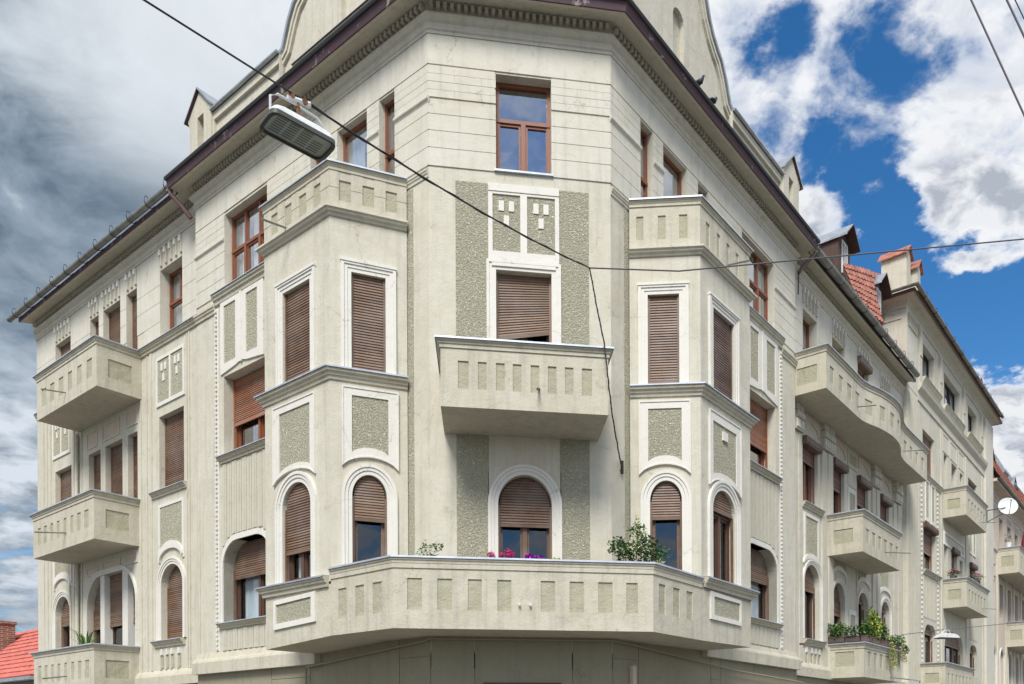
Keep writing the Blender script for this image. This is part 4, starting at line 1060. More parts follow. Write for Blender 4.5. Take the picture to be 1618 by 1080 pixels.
    t = MB(); t.tube([fr.P(16.25, .1, 4.55), fr.P(16.55, .16, 4.60), fr.P(16.6, .14, 4.5), fr.P(16.6, .1, 1.7)], .03, 'plaster', 8); t.build('vent_pipe', B)
    d = 1.148
    balcony(B, fr, 12.08, 16.18, d, 9.28, 10.40, 10.58, [(a, b, 9.60, 10.11) for a, b in ((12.36, 12.69), (13.02, 13.31), (13.65, 13.94), (14.26, 14.58), (14.89, 15.19), (15.49, 15.82))], (.26, .86, 9.60, 10.10), label='highest balcony on the left street', spouts=[(14.1, 9.60, .6)])
    f8 = [(a, b, 5.58, 6.08) for a, b in ((12.62, 12.90), (13.13, 13.35), (13.61, 13.80), (14.09, 14.28), (14.56, 14.75), (15.02, 15.22), (15.47, 15.69), (15.93, 16.16))]
    balcony(B, fr, 12.28, 16.5, d, 5.23, 6.34, 6.53, f8, (.26, .86, 5.58, 6.08), label='middle balcony on the left street', spouts=[(14.15, 5.66, .75)])
    balcony(B, fr, 12.32, 16.5, d, 1.15, 2.26, 2.42, [(a, b, 1.50, 2.0) for a, b, c, e in f8], (.26, .86, 1.50, 2.0), label='lowest balcony on the left street', spouts=[(14.1, 1.62, .6)])
left_wall()

# ---- right set-back part
def right_wall():
    s = 1; fr = FS[s]; m = MB(); E_ = END[s]
    tops = [(9.90, 11.00, 10.0, 12.42), (12.25, 13.35, 9.8, 12.50), (14.60, 15.72, 9.8, 12.52), (16.97, 18.1, 9.8, 12.54)]
    mids = [(9.88, 11.03, 6.70, 8.44), (12.17, 13.30, 5.6, 8.42), (14.52, 15.66, 5.6, 8.44), (16.88, 18.0, 5.6, 8.36)]
    lows = [((9.94, 11.13, 2.70, 4.96), ('a', 4.38)), ((12.23, 13.30, 1.7, 4.74), ('a', 4.22)), ((14.54, 15.62, 1.7, 4.74), ('a', 4.22)), ((17.0, 18.0, 1.7, 4.74), ('a', 4.22))]
    m.plate(fr, rect(8.5, E_, 1.0, 13.1), [opn(*t) for t in tops+mids]+[opn(*a, k) for a, k in lows], -.3, 0, 'plaster')
    rows = [(10.60, 11.25), (11.263, 11.9), (11.913, 13.05)]
    courses(m, fr, 8.85, E_, rows, [(a, b, 9, d) for a, b, c, d in tops], n=.012)
    m.build('wall', B)
    t = MB()
    for a, b, c, d in tops: teeth(t, fr, a, b+.04, 12.58, 13.03)
    t.build('tooth_ornament', B)
    window(B, fr, *tops[0], wood='red_wood', cols=2, tr=.62, curtain=[(0, 1, 0, 1)])
    window(B, fr, *tops[1], wood='brown_wood', cols=2, curtain=[(0, .6, 0, 1)])
    window(B, fr, *tops[2], wood='brown_wood', cols=2, shut=.12, box='dark_shutter')
    window(B, fr, *tops[3], wood='brown_wood', cols=2, shut=.1)
    for i, t_ in enumerate(mids): window(B, fr, *t_, dep=.2, wood='red_wood', cols=2, shut=.22 if i != 3 else .4, scol='mauve_shutter', box='dark_shutter', curtain=[(.1, .5, 0, .8)] if i in (0, 1) else None)
    for i, (a, k) in enumerate(lows): window(B, fr, *a, kind=k, dep=.24, wood='brown_wood', cols=2 if i < 2 else 1, shut=.32 if i < 2 else .1, curtain=[(.1, .45, 0, .6)] if i < 2 else None, tr=.62 if i == 2 else None)
    for a, k in lows: archtrim(B, fr, *a, k, .15)
    t = MB()
    t.plate(fr, rect(9.93, 11.05, 5.0, 6.44), [rect(10.03, 10.96, 5.12, 6.34)], 0, .035, 'trim'); t.box(fr, 10.03, 10.96, 0, .01, 5.12, 6.34, 'roughcast')
    for cu in (10.5, 12.76, 15.08, 17.45):
        o = [(cu-.66*cos(pi*k/12), 4.93+.34*sin(pi*k/12)) for k in range(13)]; i = [(cu-.62*cos(pi*k/12), 4.88+.24*sin(pi*k/12)) for k in range(13)]
        t.plate(fr, o+i[::-1], [], 0, .055, 'trim')
    for a, b, z0, z1 in ((12.2, 13.30, 5.2, 6.3), (14.5, 15.4, 5.2, 6.3), (17.0, 17.85, 5.25, 6.9)): t.box(fr, a, b, 0, .01, z0, z1, 'field')
    for a, b in ((13.34, 13.46), (14.38, 14.48)): t.box(fr, a, b, 0, .03, 4.6, 6.4, 'plaster')
    t.plate(fr, rect(13.62, 14.32, 2.9, 4.0), [rect(13.74, 14.22, 2.9, 3.84)], 0, .035, 'trim'); t.box(fr, 13.78, 14.18, 0, .02, 2.9, 3.8, 'field')
    t.plate(fr, rect(13.60, 14.36, 6.7, 8.05), [rect(13.72, 14.24, 6.75, 7.9)], 0, .03, 'trim'); t.box(fr, 13.72, 14.24, 0, .015, 6.75, 7.9, 'field')
    t.plate(fr, rect(13.6, 14.5, 8.75, 9.3), [rect(13.7, 14.4, 8.85, 9.2)], 0, .03, 'plaster'); t.box(fr, 13.7, 14.4, 0, .012, 8.85, 9.2, 'field')
    t.plate(fr, rect(13.62, 14.36, 8.12, 8.70), [], 0, .02, 'plaster')
    t.build('ornament_panel', B)
    t = MB()   # shaped keystone panels over the second-floor windows
    for a, b in ((10.03, 11.12), (12.33, 13.42), (14.66, 15.72), (17.1, 18.1)):
        c = (a+b)/2; t.plate(fr, [(a, 8.92), (a, 9.36), (b, 9.36), (b, 8.86), (b-.12, 8.98), (b-.22, 9.10), (c+.15, 9.12), (c-.1, 9.20), (a+.2, 9.12), (a+.15, 8.98)], [], 0, .028, 'warm_plaster')
    t.build('keystone_panel', B)
    # pilasters with capitals
    def pil(u0, u1, zb, zt=9.42, n=.09):
        t = MB(); w = u1-u0
        t.box(fr, u0, u1, 0, n*.6, zb, 8.62, 'plaster'); t.box(fr, u0+w*.52, u1-.03, n*.6, n, zb, 8.62, 'plaster')
        for a, b in ((.0, .48), (.54, 1.0)):
            A, Bq = u0+w*a, u0+w*b; t.box(fr, A-.015, Bq+.015, 0, n+.05, 8.66, 8.98, 'plaster'); t.box(fr, A, Bq, 0, n+.075, 9.0, 9.2, 'plaster'); t.box(fr, A, Bq, 0, n+.06, 9.22, zt, 'plaster')
            for k in range(3):
                x = A+(Bq-A)*(k+.5)/3; t.box(fr, x-.03, x+.03, n+.05, n+.085, 8.72, 8.95, 'trim'); t.box(fr, x-.028, x+.028, n+.075, n+.1, 9.03, 9.17, 'trim')
        t.build('pilaster', B)
    pil(9.20, 9.72, 2.0, n=.06); pil(11.27, 12.12, 1.7); pil(15.98, 16.72, 1.7); pil(18.45, 19.25, 1.7)
    t = MB(); sill(t, fr, 9.8, 11.32, 6.56, 6.72, .12); sill(t, fr, 9.8, 11.34, 2.52, 2.70, .14); sill(t, fr, 8.85, 9.3, 10.42, 10.6, .1); t.build('window_sill', B)
    t = MB()
    for u in (10.02, 10.42, 10.72, 11.02): t.box(fr, u-.05, u+.05, 0, .02, 1.9, 2.32, 'field'); t.box(fr, u+.05, u+.12, 0, .05, 1.85, 2.4, 'plaster'); t.box(fr, u-.04, u+.04, 0, .06, 2.3, 2.46, 'trim')
    t.build('small_baluster', B)
    t = MB(); A = [tuple(fr.P(q, 0, 0).xy) for q in (8.85, E_)]
    t.sweep(A, [(-.1, 1.58), (.12, 1.58), (.12, 1.84), (.08, 1.92), (0, 2.02)], 'plaster_balcony', False); t.build('plinth_band', B)
    d = 1.148
    f6 = [(12.0, 12.30), (12.58, 12.89), (13.16, 13.46), (13.72, 14.07), (14.35, 14.67), (14.96, 15.23)]
    balcony(B, fr, 11.68, 15.45, d, 5.42, 6.50, 6.68, [(a, b, 5.74, 6.18) for a, b in f6], (.25, .85, 5.74, 6.18), label='second-floor balcony below the wavy balcony', spouts=[(13.9, 5.78, .8)])
    balcony(B, fr, 11.76, 15.45, d, 1.62, 2.50, 2.68, [(a+.1, b+.1, 1.96, 2.42) for a, b in f6], (.25, .85, 1.96, 2.42), label='balcony carrying flower boxes', spouts=[(14.3, 1.74, .6)])
    # long wavy balcony
    ctrl = [(8.82, 0), (8.82, 1.13), (10.4, 1.13), (11.3, 1.12), (11.8, 1.14), (12.2, 1.22), (12.6, 1.33), (13.1, 1.42), (13.7, 1.47), (14.3, 1.45), (14.8, 1.37), (15.3, 1.24), (15.7, 1.13), (16.1, 1.08), (16.6, 1.06), (19.2, 1.06), (19.2, 0)]
    sp = [Vector(p) for p in ctrl]; path = [tuple(sp[0]), tuple(sp[1])]
    for k in range(1, len(sp)-2):   # Catmull-Rom over the front
        p0, p1, p2, p3 = sp[max(k-1, 1)], sp[k], sp[k+1], sp[min(k+2, len(sp)-2)]; n = 1 if (p2-p1).length > 1.2 else 3
        for j in range(1, n+1):
            t_ = j/n; path.append(tuple(.5*((2*p1)+(p2-p0)*t_+(2*p0-5*p1+4*p2-p3)*t_*t_+(3*p1-p0-3*p2+p3)*t_**3)))
    path.append(tuple(sp[-1]))
    S = [0]
    for a, b in zip(path, path[1:]): S.append(S[-1]+(Vector(b)-Vector(a)).length)
    def su(u):   # arclength of front point at u
        for k in range(1, len(path)-2):
            if path[k][0] <= u <= path[k+1][0]: return S[k]+(S[k+1]-S[k])*(u-path[k][0])/(path[k+1][0]-path[k][0])
        return S[-2]
    fl = [(None, .28, .86, 9.66, 10.14)]
    for a, b in ((9.10, 9.41), (9.80, 10.13), (10.48, 10.85), (11.19, 11.54), (11.92, 12.32), (12.72, 13.05), (13.45, 13.8), (14.2, 14.5), (14.85, 15.15), (15.5, 15.8), (16.25, 16.6), (16.98, 17.3), (17.7, 18.0), (18.45, 18.78)): fl.append((None, su(a), su(b), 9.68, 10.13))
    balcony(B, fr, 8.82, 19.2, 1.13, 9.41, 10.42, 10.59, fl, path=path, label='long wavy balcony with a bulging middle', spouts=[(11.35, 9.70, .55), (16.0, 9.66, .7)])
right_wall()

# ================================================================== NEIGHBOUR ON THE RIGHT (higher)
N = thing('apartment_building', tuple(FW[1].P(19.8, 0, -1.6)), 'taller cream apartment house with an extra attic storey, beyond the wavy balcony', 'building')
def neighbour():
    fr = FW[1].off(-.10); a0, a1 = 19.75, 35.6; m = MB()
    tops = [(22.1, 24.0, 14.62, 16.06), (25.62, 28.55, 14.60, 16.05), (30.2, 32.1, 14.68, 16.08)]
    w3 = [(22.1, 23.9, 10.72, 12.48), (25.5, 26.1, 9.6, 12.4), (26.9, 27.9, 9.6, 12.35), (28.5, 29.1, 9.6, 12.3), (30.2, 32.1, 10.8, 12.5)]
    w2 = [(22.15, 24.0, 6.66, 8.42), (25.5, 26.1, 5.5, 8.3), (26.8, 27.9, 5.5, 8.2), (28.4, 29.0, 5.5, 8.1), (30.4, 31.6, 6.7, 8.1)]
    w1 = [((22.25, 24.05, 2.7, 4.45), ('c', .6)), ((25.5, 29.0, 1.5, 4.5), ('c', .9)), ((30.4, 32.0, 2.7, 4.25), ('c', .55))]
    m.plate(fr, rect(a0, a1, -1.6, 16.65), [opn(*t) for t in tops+w3+w2]+[opn(*a, k) for a, k in w1], -.3, 0, 'plaster')
    sd_ = [fr.P(a0, -.3, -1.6), fr.P(a0, -9, -1.6), fr.P(a0, -9, 16.65), fr.P(a0, -.3, 16.65)]; m.face(sd_, 'plaster_top')
    m.face([fr.P(a1, -.3, -1.6), fr.P(a1, -9, -1.6), fr.P(a1, -9, 16.65), fr.P(a1, -.3, 16.65)], 'plaster_top')
    m.build('wall', N)
    for i, t in enumerate(tops): window(N, fr, *t, wood='dark_metal', cols=2 if i != 1 else 3, curtain=[(0, .75, 0, 1)])
    for i, t in enumerate(w3): window(N, fr, *t, wood='brown_wood', cols=1 if i != 4 else 2, shut=.9 if i == 0 else (.5 if i == 4 else .0), scol='mauve_shutter')
    for i, t in enumerate(w2): window(N, fr, *t, wood='brown_wood', cols=2 if i in (0, 4) else 1, shut=.5 if i in (0, 2, 4) else 0, scol='mauve_shutter', box='brown_wood' if i in (0, 2, 4) else None)
    for i, (a, k) in enumerate(w1): window(N, fr, *a, kind=k, wood='brown_wood', cols=1 if i != 1 else 3, shut=.2)
    t = MB(); sill(t, fr, 22.0, 24.7, 14.36, 14.60, .16, mt='plaster'); sill(t, fr, 25.45, 29.0, 14.34, 14.58, .16, mt='plaster'); sill(t, fr, 30.0, 33.0, 14.42, 14.66, .16, mt='plaster')
    sill(t, fr, 21.3, 25.0, 10.45, 10.66, .1); sill(t, fr, 22.0, 24.6, 6.48, 6.66, .14); t.build('window_sill', N)
    ret = tuple(fr.P(a0, -7, 0).xy); A0, A1 = tuple(fr.P(a0, 0, 0).xy), tuple(fr.P(a1, 0, 0).xy); end = tuple(fr.P(a1, -7, 0).xy)
    t = MB()
    t.sweep([ret, A0, A1, end], [(0, 16.50), (.04, 16.5), (.05, 16.62), (.12, 16.70), (.2, 16.76), (.40, 16.80), (.46, 16.84), (.46, 16.95), (0, 17.0)], 'plaster'); 
    p = [tuple(fr.P(u, 0, 0).xy) for u in (21.3, 33.8)]
    t.sweep(p, [(0, 13.40), (.05, 13.42), (.06, 13.6), (.03, 13.62), (.03, 13.75), (.12, 13.85), (.18, 13.92), (.2, 14.0), (.22, 14.06), (0, 14.12)], 'plaster'); 
    t.sweep([ret, A0, tuple(fr.P(21.2, 0, 0).xy)], [(0, 13.45), (.05, 13.5), (.05, 13.56), (0, 13.6)], 'plaster'); t.build('cornice', N)
    t = MB(); t.sweep([ret, A0, A1, end], [(.47, 16.80), (.50, 16.80), (.50, 16.93), (.47, 16.93)], 'brown_wood'); t.build('fascia_board', N)
    t = MB(); prof = [(.60+.085*cos(q), 17.0-.085*sin(q)) for q in [pi*k/8 for k in range(9)]]+[(.60-.077*cos(pi*k/8), 17.0-.077*sin(pi*k/8)) for k in range(9)]
    t.sweep([ret, A0, A1], prof, 'gutter_metal'); t.build('gutter', N)
    h = MB(); k = a0+.5
    while k < a1: h.tube([fr.P(k, .50, 16.95), fr.P(k, .60, 16.89), fr.P(k, .69, 16.95), fr.P(k, .70, 17.06), fr.P(k, .64, 17.12)], .011, 'dark_metal', 5); k += 1.5
    h.build('gutter_hook', N)
    t = MB()   # corner pier, frieze slots, attic pilasters
    t.box(fr, a0, 21.25, 0, .04, 1.5, 16.5, 'plaster_top'); t.box(fr, 33.75, a1, 0, .12, 1.5, 16.5, 'plaster_top')
    for u in (24.75, 29.1, 32.95, 21.55): t.box(fr, u-.05, u+.35, 0, .06, 14.12, 16.5, 'plaster'); t.box(fr, u, u+.3, .06, .09, 15.3, 16.4, 'plaster')
    for k in range(6): t.box(fr, 19.98+.2*k, 20.06+.2*k, .04, .075, 15.9, 16.4, 'field'); t.box(fr, 20.06+.2*k, 20.1+.2*k, .04, .10, 15.88, 16.42, 'plaster')
    for k in range(7): t.box(fr, 19.85+.19*k, 19.96+.19*k, .04, .065, 2.0, 13.3, 'ribbed')
    for u in (21.4, 25.0, 29.6, 33.3): t.box(fr, u-.1, u+.1, 0, .05, 2, 13.3, 'plaster')
    sf = F(fr.P(a0, 0, 0).xy, -fr.nv, -1); sf.nv = -fr.d
    t.box(sf, .15, 1.5, 0, .03, 16.12, 16.2, 'plaster'); t.box(sf, .55, .8, 0, .03, 16.2, 16.55, 'plaster')
    t.build('pilaster', N)
    t = MB()
    for u in (22.5, 23.4): t.plate(fr, rect(u-.1, u+.55, 8.75, 10.45), [rect(u, u+.45, 8.9, 10.4)], 0, .035, 'trim'); t.box(fr, u, u+.45, 0, .012, 8.9, 10.4, 'field')
    for u in (30.4, 31.2): t.plate(fr, rect(u-.1, u+.55, 8.75, 10.45), [rect(u, u+.45, 8.9, 10.4)], 0, .035, 'trim'); t.box(fr, u, u+.45, 0, .012, 8.9, 10.4, 'field')
    for k in range(9): t.box(fr, 22.1+.22*k, 22.22+.22*k, 0, .025, 4.7, 6.4, 'ribbed'); t.box(fr, 30.3+.2*k, 30.42+.2*k, 0, .025, 4.5, 6.5, 'ribbed')
    z = 2.0
    while z < 10.3:
        for u in (21.85, 24.35): t.box(fr, u-.05, u+.05, 0, .05, z, z+.1, 'trim')
        z += .2
    for k, (u, b) in enumerate(((26.6, 27.9), (25.3, 26.4), (28.2, 29.3))): t.plate(fr, rect(u, b, 12.45, 13.3), [rect(u+.08, b-.08, 12.53, 13.22)], 0, .02, 'plaster')
    t.plate(fr, rect(25.4, 29.2, 8.3, 8.9), [rect(25.55, 29.05, 8.4, 8.8)], 0, .04, 'trim')
    t.build('ornament_panel', N)
    f7 = lambda z0, z1: even(25.6, 29.0, .3, 6, z0, z1)
    balcony(N, fr, 25.2, 29.3, 1.0, 9.42, 10.50, 10.68, f7(9.75, 10.2), (.22, .75, 9.75, 10.2), label='upper balcony of the taller house', spouts=[(28.2, 9.7, .7)])
    balcony(N, fr, 25.2, 29.6, 1.0, 5.40, 6.50, 6.68, f7(5.75, 6.2), (.22, .75, 5.75, 6.2), label='middle balcony of the taller house', spouts=[(28.4, 5.7, .6)])
    balcony(N, fr, 21.5, 26.4, 1.0, 1.6, 2.58, 2.72, even(21.9, 26.0, .3, 7, 1.9, 2.3), (.22, .75, 1.9, 2.3), label='low long balcony of the taller house')
    t = MB()
    for k in range(3): t.box(fr, 20+.45*k, 20.4+.45*k, 0, .01, 2, 2.2, 'plaster')
    # roof and twin chimney
    t = MB(); t.face([fr.P(a0, .5, 17.02), fr.P(a1, .5, 17.02), fr.P(a1, -4.2, 19.6), fr.P(a0+3, -4.2, 19.6)], 'tile'); t.face([fr.P(a0, .5, 17.02), fr.P(a0, -8.8, 17.02), fr.P(a0+3, -4.2, 19.6)], 'tile'); t.face([fr.P(a1, -8.8, 17.02), fr.P(a0, -8.8, 17.02), fr.P(a0+3, -4.2, 19.6), fr.P(a1, -4.2, 19.6)], 'tile')
    t.face([fr.P(a1, .5, 17.02), fr.P(a1, -8.8, 17.02), fr.P(a1, -4.2, 19.6)], 'plaster'); rf = t.build('roof', N)
    for (u0, u1, n0, n1, zt) in ((19.92, 20.48, -.98, .0, 18.78), (20.62, 21.05, -.40, .22, 18.42), (34.0, 34.8, -1.1, -.3, 18.6), (34.9, 35.5, -1.0, -.2, 18.3)):
        t = MB(); t.box(fr, u0, u1, n0, n1, 16.9, zt, 'plaster'); t.box(fr, u0-.05, u1+.05, n0-.05, n1+.05, 16.9, 17.35, 'plaster'); um = (u0+u1)/2
        zr = zt+.34
        t.face([fr.P(u0, n0, zt), fr.P(u1, n0, zt), fr.P(um, n0, zr-.03)], 'plaster'); t.face([fr.P(u0, n1, zt), fr.P(u1, n1, zt), fr.P(um, n1, zr-.03)], 'plaster')
        c = t.build('chimney', N); t = MB()
        for uu in (u0-.12, u1+.12):
            for k in range(2):
                r0, r1 = k/2, (k+1)/2+.08; P0 = uu+(um-uu)*r0; P1 = uu+(um-uu)*min(1, r1); q0 = zt-.10+(zr-zt+.10)*r0+.05; q1 = zt-.10+(zr-zt+.10)*min(1, r1)+.02
                nt_ = 4; dn = (n1-n0+.24)/nt_
                for j2 in range(nt_):
                    na, nb = n0-.12+dn*j2, n0-.12+dn*(j2+1)-.012; jz = random.uniform(-.012, .012)
                    A = [fr.P(P0, na, q0+jz), fr.P(P0, nb, q0+jz), fr.P(P1, nb, q1+jz), fr.P(P1, na, q1+jz)]; D = [p-Vector((0, 0, .05)) for p in A]
                    t.face(A, 'tile'); t.face(D, 'tile')
                    for j in range(4): t.face([A[j], A[(j+1) % 4], D[(j+1) % 4], D[j]], 'tile')
        t.build('chimney_cap', c)
neighbour()

# ================================================================== THIRD HOUSE DOWN THE STREET
T3 = thing('apartment_building', tuple(FW[1].P(36, 0, -1.6)), 'low pinkish-cream house farthest down the street under an orange tiled roof', 'building')
def third():
    fr = FW[1].off(-.4); m = MB(); a0, a1 = 35.6, 62
    rows = []
    for z0, z1 in ((10.6, 12.5), (6.6, 8.6)): rows += [(u, u+1.1, z0, z1) for u in (37.0, 39.4, 41.9, 44.3, 46.8, 49.3, 52, 54.5, 57)]
    arch = [((u, u+1.1, 2.4, 4.7), ('a', 4.2)) for u in (37.0, 39.4, 41.9, 44.3, 46.8, 49.3, 52, 54.5, 57)]
    m.plate(fr, rect(a0, a1, -1.6, 13.7), [opn(*r) for r in rows]+[opn(*a, k) for a, k in arch], -.3, 0, 'warm_plaster'); m.build('wall', T3)
    for r in rows: window(T3, fr, *r, wood='brown_wood', cols=2, inner=False)
    for a, k in arch: window(T3, fr, *a, kind=k, wood='brown_wood', cols=1, inner=False)
    p = [tuple(fr.P(u, 0, 0).xy) for u in (a0, a1)]; t = MB()
    t.sweep(p, [(0, 13.1), (.06, 13.15), (.06, 13.3), (.12, 13.35), (.12, 13.5), (.3, 13.6), (.6, 13.6), (.62, 13.75), (0, 13.8)], 'warm_plaster'); t.sweep(p, [(0, 10.3), (.08, 10.35), (.08, 10.5), (0, 10.55)], 'plaster')
    t.build('cornice', T3)
    t = MB(); prof = [(.72+.09*cos(q), 13.8-.09*sin(q)) for q in [pi*k/8 for k in range(9)]]+[(.72-.08*cos(pi*k/8), 13.8-.08*sin(pi*k/8)) for k in range(9)]; t.sweep(p, prof, 'gutter_metal'); t.build('gutter', T3)
    t = MB()
    for u, _, z0, z1 in rows:
        if z0 > 10: teeth(t, fr, u, u+1.1, 12.6, 13.0)
        else: t.plate(fr, rect(u-.1, u+1.2, 8.8, 9.6), [rect(u, u+1.1, 8.9, 9.5)], 0, .04, 'plaster')
        t.box(fr, u-.85, u-.5, 0, .08, 2, 9.9, 'plaster')
    t.build('ornament_panel', T3)
    for (a, k) in arch: archtrim(T3, fr, *a, k, .15)
    balcony(T3, fr, 38.6, 52, 1.2, 9.0, 10.3, 10.5, even(39.2, 51.5, .4, 14, 9.4, 10.0), (.25, .9, 9.4, 10.0), label='upper balcony of the farthest house', spouts=[(45, 9.5, .8)])
    balcony(T3, fr, 41.2, 47, 1.2, 5.0, 6.3, 6.5, even(41.7, 46.6, .35, 7, 5.4, 6.0), (.25, .9, 5.4, 6.0), label='lower balcony of the farthest house')
    t = MB()
    for k in range(16): t.tube([fr.P(41.3+.37*k, 1.15, 6.5), fr.P(41.3+.37*k, 1.15, 6.8)], .02, 'dark_metal', 5)
    t.tube([fr.P(41.2, 1.15, 6.8), fr.P(47, 1.15, 6.8)], .025, 'dark_metal', 6); t.build('balcony_rail', T3)
    t = MB(); roofplane(t, fr, a0, a1, .7, 13.85, -1.75, 18.6, tw=.3, th=.42); t.face([fr.P(a0, .7, 13.8), fr.P(a1, .7, 13.8), fr.P(a1, -1.75, 18.55), fr.P(a0, -1.75, 18.55)], 'tile'); t.face([fr.P(a0, -9, 13.8), fr.P(a1, -9, 13.8), fr.P(a1, -1.75, 18.55), fr.P(a0, -1.75, 18.55)], 'tile')
    t.face([fr.P(a0, .5, 13.8), fr.P(a0, -9, 13.8), fr.P(a0, -1.75, 18.55)], 'old_wood'); rf = t.build('roof', T3, recalc=False)
    for ua, wd in ((38.3, 1.6), (45.5, 1.6)):
        f2 = fr.off(-.5); ub = ua+wd; um = (ua+ub)/2; zt = 16.6; zw = 15.8; t = MB()
        t.plate(f2, [(ua, 14.2), (ub, 14.2), (ub, zw), (um, zt), (ua, zw)], [rect(ua+.4, ub-.4, 14.7, 15.8)], -1.8, 0, 'old_wood'); d = t.build('dormer', T3); t = MB()
        for x0, z0, x1, z1 in ((ua-.2, zw-.15, um, zt+.06), (um, zt+.06, ub+.2, zw-.15)): t.face([f2.P(x0, -2.3, z0), f2.P(x1, -2.3, z1), f2.P(x1, .25, z1), f2.P(x0, .25, z0)], 'zinc'); t.face([f2.P(x0, -2.3, z0-.06), f2.P(x1, -2.3, z1-.06), f2.P(x1, .25, z1-.06), f2.P(x0, .25, z0-.06)], 'old_wood')
        t.build('dormer_roof', d); t = MB(); t.plate(f2, rect(ua+.4, ub-.4, 14.7, 15.8), [rect(ua+.5, um-.04, 14.8, 15.7), rect(um+.04, ub-.5, 14.8, 15.7)], -.1, .02, 'white_paint'); t.plate(f2, rect(ua+.4, ub-.4, 14.7, 15.8), [], -.5, -.3, 'dark_room'); t.build('dormer_window', d)
    for ua, n0 in ((42.5, -1.5), (46.0, -.9)):
        t = MB(); A = [fr.P(ua, -.35, 15.95), fr.P(ua+1.3, -.35, 15.95), fr.P(ua+1.3, -.95, 17.10), fr.P(ua, -.95, 17.10)]; A = [p+Vector((fr.nv.x*.16, fr.nv.y*.16, .14)) for p in A]; D = [p-Vector((fr.nv.x*.15, fr.nv.y*.15, .15)) for p in A]
        t.face(A, 'zinc_light')
        for j in range(4): t.face([A[j], A[(j+1) % 4], D[(j+1) % 4], D[j]], 'zinc')
        t.build('skylight', T3)
third()

# ================================================================== HOUSE ON THE LEFT
H = thing('tiled_roof_house', tuple(FW[-1].P(24, 0, -1.6)), 'low house with a pinkish red pantile roof at the left edge', 'building')
def left_house():
    fr = FW[-1].off(-.5)
    t = MB(); t.box(fr, 19.75, 34, -8, -.2, -1.6, 1.9, 'plaster'); t.build('wall', H)
    t = MB(); roofplane(t, fr, 19.7, 33, .35, 1.95, -2.5, 4.4, 'pink_tile', .24, .30)
    t.face([fr.P(19.7, .35, 1.93), fr.P(33, .35, 1.93), fr.P(33, -2.5, 4.38), fr.P(19.7, -2.5, 4.38)], 'pink_tile'); t.face([fr.P(19.7, -6, 1.93), fr.P(33, -6, 1.93), fr.P(33, -2.5, 4.38), fr.P(19.7, -2.5, 4.38)], 'pink_tile'); t.build('roof', H, recalc=False)
    t = MB(); t.box(fr, 19.7, 33, .32, .50, 1.82, 1.93, 'zinc'); t.build('gutter', H)
    t = MB(); t.box(fr, 19.7, 33, -.1, .3, 1.62, 1.82, 'brown_wood'); t.build('eaves_board', H)
    t = MB(); t.box(fr, 28.2, 29.8, -1.8, -1.0, 2.6, 4.55, 'brick'); t.box(fr, 28.15, 29.85, -1.85, -.95, 4.55, 4.66, 'brick'); c = t.build('chimney', H); t = MB(); t.box(fr, 28.0, 30.0, -1.0, -.8, 3.15, 3.26, 'zinc'); t.build('chimney_flashing', c)
left_house()

